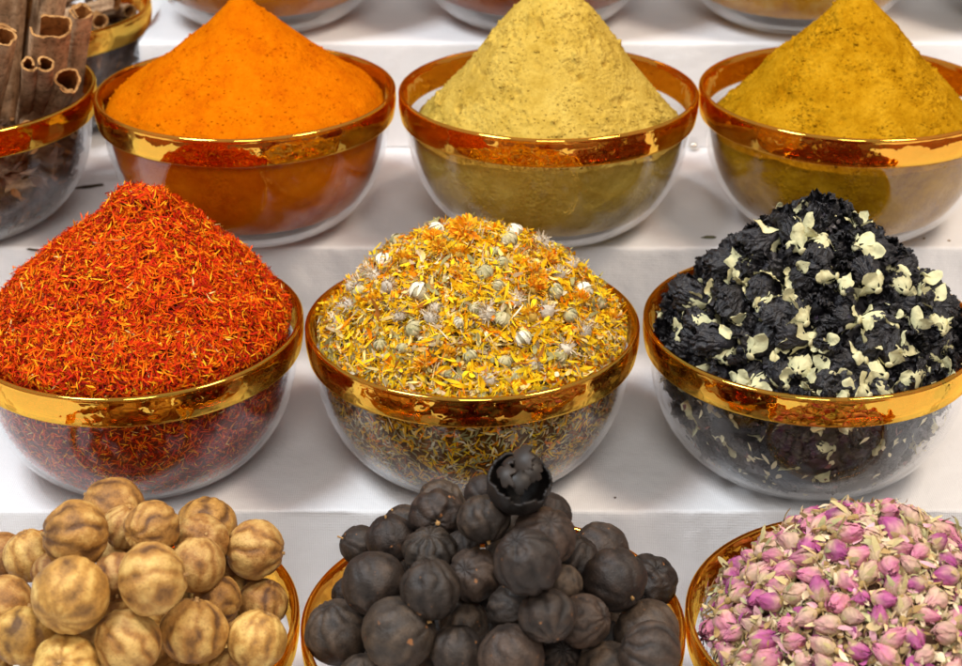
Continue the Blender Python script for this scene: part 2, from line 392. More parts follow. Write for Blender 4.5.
# ------------------------------------------------------------------ powder heaps
def heap(C, prof, mat, name, label, cat, seed, gap=.006, contact=.0, rough=1.0, nr=210, na=560, apex=(0, 0), floor=.013, cw=.0012, lumps=1.0, streak=0):
    pr = np.array(prof); rc, hc = pr[-1]
    t = np.linspace(0, 2 * PI, na, endpoint=False)
    ring = np.stack([np.cos(t), np.sin(t), 0 * t], 1)
    edge = cw * fbm(ring, 3.0, 4, seed + 3) * 1.4
    u = np.linspace(0, 1, nr) ** .85
    R = (u[:, None] * rc) * np.ones(na)
    Hh = np.interp(u * rc, pr[:, 0], pr[:, 1])
    # smooth the profile a little
    k = np.ones(9) / 9; Hp = np.concatenate([np.full(4, Hh[0]), Hh, np.full(4, Hh[-1])]); Hs = np.convolve(Hp, k, 'valid'); Hs[-6:] = Hh[-6:]
    Z = Hs[:, None] + edge[None] * (u[:, None] ** 6)
    rfin = prof_in(-(Z[-1])) - .0004
    R = u[:, None] * rfin[None] if False else R + (u[:, None] ** 6) * (rfin - rc)[None]
    sh = (1 - u[:, None]) ** 1.0
    X = R * np.cos(t) + apex[0] * sh; Y = R * np.sin(t) + apex[1] * sh
    V = np.stack([X, Y, Z], -1).reshape(-1, 3)
    fade = np.repeat(np.clip((1 - u) * 12, 0, 1), na)
    rm_ = np.clip(.45 + 1.3 * fbm(V, 32, 2, seed + 60), .05, 1.4)
    slope = .0018 * fbm(V, 26, 2, seed) + .0007 * rough * rm_ * fbm(V, 230, 4, seed + 11, .7)
    lump = np.clip(fbm(V, 85, 3, seed + 5) - .25, 0, 2) * .0042 * lumps * np.clip(rm_, 0, 1)
    cr = -np.clip(fbm(V, 75, 3, seed + 31) - .45, 0, 1) * .004 * lumps
    if streak:
        ang = np.arctan2(V[:, 1], V[:, 0]); rr = np.hypot(V[:, 0], V[:, 1])
        slope += streak * .0011 * fbm(np.stack([np.cos(ang) * 2, np.sin(ang) * 2, rr * 9], 1), 3.2, 3, seed + 77)
    dn = (slope + lump + cr) * fade
    rad = np.stack([np.cos(np.tile(t, nr)), np.sin(np.tile(t, nr))], 1)
    V[:, 2] += dn * .8; V[:, :2] += rad * dn[:, None] * .6 * np.repeat(np.clip(u * 4, 0, 1), na)[:, None]
    # under part against the glass
    nb = 46
    hb = H - floor
    rows = []
    for j in range(1, nb):
        v = j / (nb - 1)
        h = (-Z[-1]) * (1 - v) + hb * v
        g = gap * np.clip(v * 3.5, 0, 1) ** .8
        r = np.maximum(prof_in(np.minimum(h, .0885)) - .0004 - g, .002)
        if v > .8: r = r * math.sqrt(max(1 - ((v - .8) / .2) ** 2, 0)) + 1e-5
        rows.append(np.stack([r * np.cos(t), r * np.sin(t), -h], -1))
    U = np.array(rows).reshape(-1, 3)
    U += (np.stack([np.cos(np.tile(t, nb - 1)), np.sin(np.tile(t, nb - 1)), np.zeros(na * (nb - 1))], 1) * (-.0009 * np.abs(fbm(U, 60, 3, seed + 9))[:, None]))
    A = np.concatenate([V, U])
    F = grid_faces(nr + nb - 1, na, True)
    # crumbs and little clods of the same powder lying on the slope
    nc = int(2600 * rough) if na > 300 else 0
    if nc:
        bv, bf_ = ball(1, 1, .8, 5, 7); pick_ = rng.choice(nr * na, nc, p=(lambda w_: w_ / w_.sum())(np.clip(np.repeat(u, na) * np.clip(fbm(V, 32, 2, seed + 60) + .45, .03, 2), .0, None)))
        sz = rng.uniform(.00025, .0007, nc) * np.where(rng.random(nc) < .06, 2.0, 1)
        cl = bv[None] * sz[:, None, None] * (1 + .35 * rng.normal(0, 1, (nc, len(bv), 1))) + V[pick_][:, None]
        off = len(A) + np.arange(nc)[:, None, None] * len(bv)
        F = np.concatenate([F, (bf_[None] + off).reshape(-1, 4)]); A = np.concatenate([A, cl.reshape(-1, 3)])
    o = obj(name, mesh(name, A, F, mat), None, C)
    tag(o, label, cat)
    return o
heap(B['b0'], [(0, .0675), (.003, .0665), (.008, .060), (.024, .0440), (.051, .0235), (.088, -.0015), (.0955, -.010)], M['turmeric'], 'powder_heap',
     'bright orange powder piled into a sharp cone', 'powder heap', 1, rough=.5, lumps=.6, apex=(.0, 0), gap=.0008, cw=.0018, floor=.009)
heap(B['b1'], [(0, .069), (.007, .068), (.014, .064), (.025, .055), (.041, .0365), (.059, .0110), (.078, -.011), (.0935, -.0255)], M['ginger'], 'powder_heap',
     'pale greenish yellow powder in a lumpy blunt topped heap', 'powder heap', 2, rough=1.5, lumps=1.5, apex=(.003, 0), gap=.0008, cw=.0022, floor=.009)
heap(B['b2'], [(0, .067), (.005, .066), (.010, .062), (.019, .052), (.037, .033), (.057, .012), (.080, -.012), (.0935, -.0255)], M['curry'], 'powder_heap',
     'golden brown powder in a grainy cone shaped heap', 'powder heap', 3, rough=1.3, lumps=1.0, gap=.0008, cw=.0022, apex=(-.002, 0), floor=.009)
TP = [(0, .055), (.02, .045), (.05, .02), (.085, -.004), (.0955, -.012)]
heap(B['t0'], TP, M['masala'], 'powder_heap', 'orange brown powder seen through glass on the top step', 'powder heap', 4, nr=60, na=160, gap=.002, floor=.012)
heap(B['t1'], TP, M['chilli'], 'powder_heap', 'dark red brown powder seen through glass on the top step', 'powder heap', 5, nr=60, na=160, gap=.002, floor=.012)
heap(B['t2'], TP, M['amber'], 'powder_heap', 'yellow orange powder seen through glass on the top step', 'powder heap', 6, nr=60, na=160, gap=.001, floor=.010)
heap(B['t3'], TP, M['olive'], 'powder_heap', 'olive powder in the bowl at the top right corner', 'powder heap', 8, nr=60, na=160, gap=.001, floor=.010)

# ------------------------------------------------------------------ ribbons (threads, petals) in bulk
def unit(a): return a / np.maximum(np.linalg.norm(a, axis=1), 1e-9)[:, None]
def ribbons(P, T, Nn, Ln, W, curl, colr, seg=3, taper=.8, cup=0.0):
    """P centre, T direction, Nn normal, curl radians total; colr (n,3). returns V,F,C"""
    n = len(P); T = unit(T); Bv = unit(np.cross(Nn, T)); Nn = np.cross(T, Bv)
    s = np.linspace(-.5, .5, seg + 1)
    V = np.zeros((n, seg + 1, 2, 3)); C = np.zeros((n, seg + 1, 2, 3))
    k = np.where(np.abs(curl) < 1e-3, 1e-3, curl)
    twist = rng.normal(0, .5, n)
    for i, si in enumerate(s):
        a = k * si
        x = np.sin(a) / k * Ln; z = (1 - np.cos(a)) / k * Ln
        c = P + T * x[:, None] + Nn * z[:, None]
        w = W * (1 - taper * abs(2 * si) ** 2) * .5
        ct, st = np.cos(twist * si * 2), np.sin(twist * si * 2)
        b = Bv * ct[:, None] + Nn * st[:, None]
        V[:, i, 0] = c - b * w[:, None]; V[:, i, 1] = c + b * w[:, None]
        C[:, i, 0] = C[:, i, 1] = colr
    idx = np.arange(n)[:, None] * (seg + 1) * 2
    F = np.concatenate([np.stack([idx[:, 0] + 2 * i, idx[:, 0] + 2 * i + 1, idx[:, 0] + 2 * i + 3, idx[:, 0] + 2 * i + 2], 1) for i in range(seg)])
    return V.reshape(-1, 3), F, C.reshape(-1, 3)
def surf_fn(prof, apex=(0, 0)):
    pr = np.array(prof)
    def f(x, y):
        r = np.hypot(x - apex[0] * np.clip(1 - np.hypot(x, y) / .095, 0, 1), y - apex[1] * np.clip(1 - np.hypot(x, y) / .095, 0, 1))
        return np.interp(r, pr[:, 0], pr[:, 1])
    return f
def surf_samples(f, n, rmax=.0945, jitter=.0012, seed=0, uneven=.003, uf=45):
    r = rmax * np.sqrt(rng.random(int(n))); a = rng.random(int(n)) * 2 * PI
    x, y = r * np.cos(a), r * np.sin(a); e = .002
    z = f(x, y); gx = (f(x + e, y) - f(x - e, y)) / (2 * e); gy = (f(x, y + e) - f(x, y - e)) / (2 * e)
    Nn = unit(np.stack([-gx, -gy, np.ones_like(x)], 1))
    P = np.stack([x, y, z], 1)
    P += Nn * (uneven * fbm(P, uf, 2, seed) * np.clip((rmax - r) / .01, .1, 1) + rng.normal(0, jitter, len(x)))[:, None]
    return P, Nn
def glass_samples(n, h0, h1, inset=.0015, jit=.0012):
    h = rng.uniform(h0, h1, n); a = rng.random(n) * 2 * PI
    r = prof_in(h) - inset - np.abs(rng.normal(0, jit, n))
    # thin out the top rings less: weight by radius is not needed
    P = np.stack([r * np.cos(a), r * np.sin(a), -h], 1)
    dr = (prof_in(h + .001) - prof_in(h - .001)) / .002
    Nn = unit(np.stack([np.cos(a), np.sin(a), dr], 1))
    return P, Nn
def rand_tangent(Nn, tilt=.35):
    T = rng.normal(0, 1, Nn.shape); T -= Nn * (T * Nn).sum(1)[:, None]; T = unit(T)
    return unit(T + Nn * rng.normal(0, tilt, len(Nn))[:, None])
def core(prof, inset, inset_glass, col, nr=60, na=140, seed=0, floor=.012, amp=.002):
    pr = np.array(prof); t = np.linspace(0, 2 * PI, na, endpoint=False)
    rows = []
    for u in np.linspace(0, 1, nr):
        r = u * (pr[-1, 0] - inset_glass); rows.append(np.stack([np.maximum(r, 1e-5) * np.cos(t), np.maximum(r, 1e-5) * np.sin(t), np.full(na, np.interp(r, pr[:, 0], pr[:, 1]) - inset)], -1))
    hb = H - floor; h0 = -(pr[-1, 1]) + inset
    for v in np.linspace(.03, 1, 34):
        h = h0 * (1 - v) + hb * v
        r = max(float(prof_in(min(h, .0885))) - inset_glass, .002)
        if v > .85: r *= math.sqrt(max(1 - ((v - .85) / .15) ** 2, 1e-6))
        rows.append(np.stack([r * np.cos(t), r * np.sin(t), np.full(na, -h)], -1))
    V = np.array(rows).reshape(-1, 3)
    V += fbm(V, 60, 3, seed)[:, None] * amp * unit(V - [0, 0, -.03])
    rr = np.hypot(V[:, 0], V[:, 1]); h = np.clip(-V[:, 2], .0, .0885); lim = prof_in(h) - .0008
    k = np.where((rr > lim) & (V[:, 2] < .004), lim / np.maximum(rr, 1e-6), 1); V[:, :2] *= k[:, None]
    F = grid_faces(len(rows), na, True)
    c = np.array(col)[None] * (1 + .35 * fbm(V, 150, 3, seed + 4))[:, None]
    return V, F, np.clip(c, 0, 1)
def keep_in(V, C=None):
    """hold vertices inside the inner wall below the rim"""
    rr = np.hypot(V[:, 0], V[:, 1]); h = -V[:, 2]
    lim = np.where(h > -.002, prof_in(np.clip(h, 0, .0885)) - .0006, np.where(h > -.012, .0955, 9))
    lim = np.where((h > -.002) & (h < .019), np.minimum(lim, .0935), lim)
    k = np.where(rr > lim, lim / np.maximum(rr, 1e-6), 1); V[:, :2] *= k[:, None]
    return V
def pick(cols, w, n):
    cols = np.array(cols, float); w = np.array(w, float); w /= w.sum()
    return np.clip(cols[rng.choice(len(cols), n, p=w)] * rng.uniform(.8, 1.15, (n, 1)), 0, .98)

# safflower
SP = [(0, .084), (.007, .0835), (.014, .0830), (.021, .071), (.036, .058), (.053, .044), (.08, .017), (.0905, .003), (.0945, -.004)]
def safflower():
    f = surf_fn(SP, (.013, 0))
    cols = [(.74, .065, .002), (.55, .020, .004), (.88, .19, .003), (.92, .40, .012), (.20, .008, .004), (.85, .62, .22)]
    w = [.31, .26, .24, .08, .105, .004]
    P, Nn = surf_samples(f, 36000, .0935, .0013, 5, .0042, 38); n = len(P)
    T = rand_tangent(Nn, .42)
    Nr = unit(Nn + rng.normal(0, .5, Nn.shape))
    a = ribbons(P, T, Nr, rng.uniform(.0038, .0085, n), rng.uniform(.0006, .00125, n), rng.normal(0, .9, n), pick(cols, w, n))
    P, Nn = glass_samples(13000, .001, .084); n = len(P)
    T = rand_tangent(Nn, .15)
    b = ribbons(P, T, Nn, rng.uniform(.0035, .007, n), rng.uniform(.0005, .0009, n), rng.normal(0, .7, n), pick(cols, [.3, .3, .2, .08, .12, .01], n))
    keep_in(a[0]); keep_in(b[0])
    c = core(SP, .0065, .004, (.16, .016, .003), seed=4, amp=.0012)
    kk = np.clip(1 - np.hypot(c[0][:, 0], c[0][:, 1]) / .095, 0, 1) * (c[0][:, 2] > -.012); c[0][:, 0] += .013 * kk
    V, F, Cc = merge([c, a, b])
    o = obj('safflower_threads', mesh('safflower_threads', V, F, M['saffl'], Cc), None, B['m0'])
    tag(o, 'red and orange safflower threads heaped to a peak', 'safflower', kind='stuff')
safflower()

# marigold mix
MP = [(0, .056), (.012, .0545), (.03, .0465), (.0535, .0335), (.067, .0215), (.083, .003), (.0945, -.010)]
mf = surf_fn(MP)
def marigold():
    cols = [(.86, .45, .006), (.90, .60, .018), (.88, .24, .002), (.82, .62, .22), (.36, .32, .13), (.56, .42, .24), (.82, .74, .50), (.32, .11, .015)]
    w = [.23, .31, .07, .13, .14, .06, .02, .05]
    P, Nn = surf_samples(mf, 12500, .0935, .0022, 8, .0062, 34); n = len(P)
    T = rand_tangent(Nn, .4); Nr = unit(Nn + rng.normal(0, .6, Nn.shape))
    a = ribbons(P, T, Nr, rng.uniform(.0035, .0120, n), rng.uniform(.0010, .0030, n), rng.normal(0, 1.9, n), pick(cols, w, n), seg=4, taper=.7)
    P2, N2 = surf_samples(mf, 10000, .0935, .0018, 8, .0062, 34); n = len(P2)
    a2 = ribbons(P2, rand_tangent(N2, .4), unit(N2 + rng.normal(0, .6, N2.shape)), rng.uniform(.002, .0045, n), rng.uniform(.0004, .001, n), rng.normal(0, 1.6, n), pick(cols, [.3, .25, .1, .15, .08, .06, .06, .05], n), seg=2)
    P, Nn = glass_samples(9500, .002, .083); n = len(P)
    b = ribbons(P, rand_tangent(Nn, .2), Nn, rng.uniform(.003, .009, n), rng.uniform(.0006, .0018, n), rng.normal(0, 1.0, n), pick(cols, [.22, .12, .10, .12, .22, .10, .06, .2], n), seg=3)
    P3, N3 = surf_samples(mf, 3600, .092, .0018, 8, .0062, 34); n = len(P3); P3 += N3 * .001
    a3 = ribbons(P3, rand_tangent(N3, .3), unit(N3 + rng.normal(0, .6, N3.shape)), rng.uniform(.008, .015, n), rng.uniform(.0004, .0009, n), rng.normal(0, 2.6, n), pick(cols, [.36, .3, .14, .08, .06, .05, .03, .02], n), seg=6, taper=.5)
    for q in (a, a2, a3, b): keep_in(q[0])
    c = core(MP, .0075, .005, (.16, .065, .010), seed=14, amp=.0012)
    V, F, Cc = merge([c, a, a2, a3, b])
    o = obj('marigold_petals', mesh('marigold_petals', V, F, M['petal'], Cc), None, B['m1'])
    tag(o, 'loose yellow and orange marigold petals filling the middle bowl', 'marigold petals', kind='stuff')
marigold()

# ------------------------------------------------------------------ flower heads in the marigold mix
def head_meshes(kind, seed):
    R0 = np.random.default_rng(seed); r = 1.0
    V, F = ball(.62, 1.0, .8); V += V * .12 * fbm(V, 2.2, 3, seed)[:, None]
    V += V * .10 * fbm(V, 5, 3, seed + 2)[:, None]
    base = {'bud': (.42, .36, .18), 'tuft': (.50, .43, .33), 'curl': (.42, .36, .22), 'open': (.50, .30, .05)}[kind]
    colr = {'bud': [(.52, .46, .26), (.40, .37, .18), (.62, .52, .30)], 'tuft': [(.62, .50, .34), (.70, .58, .40), (.48, .38, .26)],
            'curl': [(.84, .78, .58), (.78, .70, .48), (.86, .80, .66)], 'open': [(.92, .44, .01), (.93, .30, .006), (.9, .56, .03)]}[kind]
    core_ = (V, F, np.tile(base, (len(V), 1)) * (1 + .3 * fbm(V, 6, 2, seed))[:, None])
    n = {'bud': 26, 'tuft': 60, 'curl': 34, 'open': 70}[kind]
    a = R0.random(n) * 2 * PI
    el = {'bud': R0.uniform(-.9, .7, n), 'tuft': R0.uniform(-.2, 1.3, n), 'curl': R0.uniform(-.6, 1.2, n), 'open': R0.uniform(.1, 1.3, n)}[kind]
    D = np.stack([np.cos(el) * np.cos(a), np.cos(el) * np.sin(a), np.sin(el)], 1)
    up = np.array([0, 0, 1.0])
    if kind in ('bud', 'curl'):
        T = unit(np.stack([-np.sin(el) * np.cos(a), -np.sin(el) * np.sin(a), np.cos(el)], 1)); P = D * [.68, .68, .60]; Nr = -D
        Ln = R0.uniform(.6, .9, n) * (1.25 if kind == 'curl' else 1); W = R0.uniform(.16, .3, n); cu = R0.uniform(1.0, 1.9, n)
    elif kind == 'tuft':
        T = unit(D + R0.normal(0, .25, D.shape)); P = D * .72; Nr = unit(np.cross(T, R0.normal(0, 1, D.shape))); Ln = R0.uniform(.5, .9, n); W = R0.uniform(.06, .14, n); cu = R0.normal(0, .7, n)
    else:
        T = unit(D + R0.normal(0, .2, D.shape)); P = D * 1.0; Nr = unit(np.cross(T, np.cross(up[None].repeat(n, 0), T)) + 1e-3); Ln = R0.uniform(.7, 1.2, n); W = R0.uniform(.20, .38, n); cu = R0.normal(.3, .8, n)
    cc = np.array(colr)[R0.integers(0, len(colr), n)] * R0.uniform(.8, 1.1, (n, 1))
    pet = ribbons(P, T, Nr, Ln, W, cu, cc, seg=5, taper=.75)
    return mesh('flower_receptacle', *core_[:2], M['head'], core_[2]), mesh('flower_petals', pet[0], pet[1], M['head'], pet[2])
HK = {k: [head_meshes(k, s * 10 + i) for i in range(3)] for s, k in enumerate(('bud', 'tuft', 'curl', 'open'))}
HEADS = [(-0.0298, -0.041, 0.0062, 'curl', 'cream white curled flower head, the biggest pale one left of the marigold heap centre'),
 (0.0075, -0.0363, 0.0053, 'bud', 'smooth pale grey round flower head below the peak of the marigold heap'),
 (0.0209, -0.0046, 0.0060, 'bud', 'grey green knobbly flower head standing on top of the marigold heap'),
 (-0.0035, -0.009, 0.0072, 'open', 'orange marigold head at the top left of the marigold heap'),
 (-0.0388, -0.013, 0.0052, 'open', None), (0.0018, -0.0556, 0.0039, 'bud', None), (-0.0329, -0.0577, 0.0056, 'bud', None),
 (-0.0228, -0.0579, 0.005, 'tuft', None), (0.0175, -0.0603, 0.0056, 'bud', None),
 (-0.0131, -0.0835, 0.0046, 'bud', None), (-0.012, -0.0812, 0.0, 'bud', None), (-0.0064, -0.0851, 0.0048, 'bud', None),
 (0.0085, -0.0588, 0.0055, 'tuft', None), (-0.0385, -0.0664, 0.0039, 'bud', None), (-0.0634, -0.0594, 0.0045, 'bud', None),
 (0.0287, -0.0642, 0.005, 'curl', None), (0.0333, -0.0559, 0.006, 'open', 'deep orange marigold head right of the marigold heap centre'),
 (0.0526, -0.0595, 0.0051, 'tuft', None), (0.042, -0.047, 0.0055, 'tuft', None), (0.0824, -0.0141, 0.0053, 'open', None),
 (0.0653, -0.014, 0.0055, 'curl', None), (0.0753, -0.01, 0.0047, 'bud', None), (-0.0009, -0.0738, 0.0044, 'bud', None),
 (-0.0142, -0.0746, 0.0044, 'open', None), (0.0268, -0.0829, 0.0055, 'bud', None), (0.0102, -0.0871, 0.005, 'tuft', None),
 (0.0381, -0.0753, 0.005, 'tuft', None), (0.0496, -0.0654, 0.0045, 'bud', None), (-0.0839, -0.0132, 0.0055, 'tuft', None),
 (-0.0727, -0.0484, 0.0046, 'bud', None), (-0.0518, -0.0578, 0.004, 'bud', None), (-0.0428, -0.0774, 0.0042, 'tuft', None),
 (0.0185, -0.0746, 0.0044, 'bud', None), (0.0805, -0.0366, 0.0046, 'bud', None), (0.0647, -0.0438, 0.0046, 'tuft', None),
 (0.056, -0.0409, 0.0046, 'bud', None), (0.0361, -0.0263, 0.0051, 'open', None), (-0.0067, -0.035, 0.0045, 'open', None),
 (-0.0184, -0.0153, 0.0046, 'open', None), (-0.0565, -0.0108, 0.0047, 'tuft', None), (-0.0655, -0.0138, 0.0053, 'bud', None),
 (-0.0714, -0.0169, 0.0047, 'tuft', None), (-0.0406, -0.0468, 0.004, 'tuft', None), (-0.0206, -0.0513, 0.0039, 'tuft', None),
 (0.0243, -0.0501, 0.0045, 'tuft', None), (0.0475, -0.0323, 0.0051, 'bud', None), (0.061, -0.0674, 0.0045, 'bud', None),
 (-0.023, -0.0871, 0.0044, 'curl', None), (0.0733, -0.0493, 0.004, 'bud', None)]
HL = {'bud': 'small grey green closed flower head lying among the marigold petals', 'tuft': 'small pinkish beige tufted flower head lying among the marigold petals',
      'curl': 'small cream flower head with curled petals, lower in the marigold heap', 'open': 'small orange marigold head with spread petals in the marigold heap'}
hr = random.Random(77)
for t_ in range(900):
    a_, q_ = hr.uniform(0, 2 * PI), .085 * math.sqrt(hr.random()); x_, y_ = q_ * math.cos(a_), q_ * math.sin(a_)
    if len(HEADS) > 92: break
    if min((x_ - h_[0]) ** 2 + (y_ - h_[1]) ** 2 for h_ in HEADS) < .0098 ** 2: continue
    HEADS.append((x_, y_, hr.uniform(.0034, .0056), hr.choice(['bud', 'bud', 'tuft', 'tuft', 'open', 'curl']), None))
for i, (x, y, r, k, lab) in enumerate(HEADS):
    if r == 0: continue
    z = float(mf(x, y)) + r * .55 + .0062 * float(fbm(np.array([[x, y, float(mf(x, y))]]), 34, 2, 8)[0])
    c = B['m1']; e = empty('flower_head', (c[0] + x, c[1] + y, c[2] + z))
    rr_ = math.hypot(x, y)
    if rr_ > .084: e.location.x -= x * .06; e.location.y -= y * .06
    e.rotation_euler = (rnd.uniform(-.9, .9) - y * 4, rnd.uniform(-.9, .9), rnd.uniform(0, 6)); r *= (1.05 if k == 'open' else 1.45); e.scale = [r] * 3
    tag(e, lab or HL[k], 'flower head', 'dried flower heads in the marigold heap')
    a, b = HK[k][i % 3]
    obj('receptacle', a, e); obj('petals', b, e)

# ------------------------------------------------------------------ limes
def lime_mesh(seed, ribs, ribamp, dent, elong, mat, wr=0.0, n=56, m=80):
    R0 = np.random.default_rng(seed)
    th = np.linspace(0, PI, n); ph = np.linspace(0, 2 * PI, m, endpoint=False)
    T, Ph = np.meshgrid(th, ph, indexing='ij')
    D = np.stack([np.sin(T) * np.cos(Ph), np.sin(T) * np.sin(Ph), np.cos(T)], -1).reshape(-1, 3)
    Tf, Pf = T.ravel(), Ph.ravel()
    wob = .35 * fbm(D, 1.2, 2, seed)
    rib = np.cos(ribs * (Pf + wob)) * np.sin(Tf) ** .7 * np.clip(.55 + .9 * pn(D, 1.6, seed + 2), 0, 1.3)
    r = 1 + ribamp * (-(1 - np.abs(rib)) * np.sign(1) if False else rib) + .035 * fbm(D, 1.5, 3, seed + 5) + .008 * fbm(D, 7, 3, seed + 6)
    raw = np.cos(ribs * (Pf + wob)) * np.sin(Tf) ** .6; groove = np.clip(-raw, 0, 1) ** 1.5 * np.clip(.6 + 1.0 * pn(D, 1.9, seed + 40), .05, 1.25)
    r -= ribamp * 1.1 * groove
    r -= .07 * np.exp(-(Tf / .26) ** 2) + .05 * np.exp(-((PI - Tf) / .22) ** 2)     # poles pulled in
    r += .03 * np.exp(-((Tf - .36) / .12) ** 2)
    for k in range(dent):
        d0 = unit(R0.normal(0, 1, (1, 3)))[0]; ca = D @ d0; s = R0.uniform(.25, .4)
        ang = np.arccos(np.clip(ca, -1, 1)); r -= R0.uniform(.08, .15) * np.exp(-(ang / s) ** 4) - .02 * np.exp(-((ang - s * 1.15) / .1) ** 2)
    if wr: r += wr * np.clip(ridged(D, 1.6, 3, seed + 8) - .3, -1, 1)
    V = D * r[:, None] * [1, 1, elong]
    col = .50 + .22 * fbm(D, 1.4, 4, seed + 20) - (.10 + 9 * min(ribamp, .05)) * groove + .10 * np.clip(raw, 0, 1)
    if mat == M['blime']: col = .5 + (col - .5) * .5
    col -= .22 * np.exp(-(Tf / .25) ** 2)
    return mesh('lime_peel', V, grid_faces(n, m, True), mat, np.clip(col, 0, 1))
def nub_mesh(seed, long=1.0):
    R0 = np.random.default_rng(seed); parts = []
    prof = [(.10, 0.0), (.085, .03), (.05, .05), (.045, .05 + .06 * long), (.05, .05 + .09 * long), (.0001, .05 + .1 * long)]
    V, F = lathe(prof, 12); V += fbm(V * 1.0, 9, 2, seed)[:, None] * .02
    parts.append((V, F, np.tile((.42, .24, .09), (len(V), 1))))
    for k in range(5):
        a = k * 2 * PI / 5 + R0.uniform(-.2, .2)
        P = np.array([[math.cos(a) * .09, math.sin(a) * .09, .01]]); T = np.array([[math.cos(a), math.sin(a), -.15]])
        q = ribbons(P, T, np.array([[0, 0, 1.0]]), np.array([.14]), np.array([.09]), np.array([-.4]), np.array([[.36, .2, .08]]), seg=3)
        parts.append(q)
    V, F, C = merge(parts)
    return mesh('lime_stem', V, F, M['stem'], C, smooth=False)
TAN = [lime_mesh(100 + i, rb, ra, dn, el, M['lime']) for i, (rb, ra, dn, el) in enumerate([(9, .018, 0, .96), (8, .036, 0, .94), (10, .010, 0, 1.0), (7, .042, 1, .92), (9, .028, 0, 1.04), (11, .024, 1, .95)])]
BLK = [lime_mesh(200 + i, rb, ra, dn, el, M['blime'], wr) for i, (rb, ra, dn, el, wr) in enumerate([(9, .022, 0, .96, .006), (9, .045, 0, .90, .01), (8, .022, 1, .97, .012), (7, .045, 2, .90, .07), (10, .034, 1, 1.0, .02), (11, .065, 0, .84, 0)])]
NUB = nub_mesh(3); NUBL = nub_mesh(5, 3.2)
def lime(x, y, z, r, meshes, v, axis, label, cat, group, nub=NUB, scale=1.05):
    o = obj('dried_lime', meshes[v], None, (x, y, z)); o.scale = [r * scale] * 3
    q = Vector((0, 0, 1)).rotation_difference(Vector(axis).normalized()); o.rotation_mode = 'QUATERNION'
    from mathutils import Quaternion
    o.rotation_quaternion = q @ Quaternion((0, 0, 1), rnd.uniform(0, 6))
    tag(o, label, cat, group)
    if nub: obj('stem', nub, o, (0, 0, .90 * {0: .96}.get(v, .94)))
    return o
GT, GK = 'tan dried limes in the front left bowl', 'black dried limes in the front middle bowl'
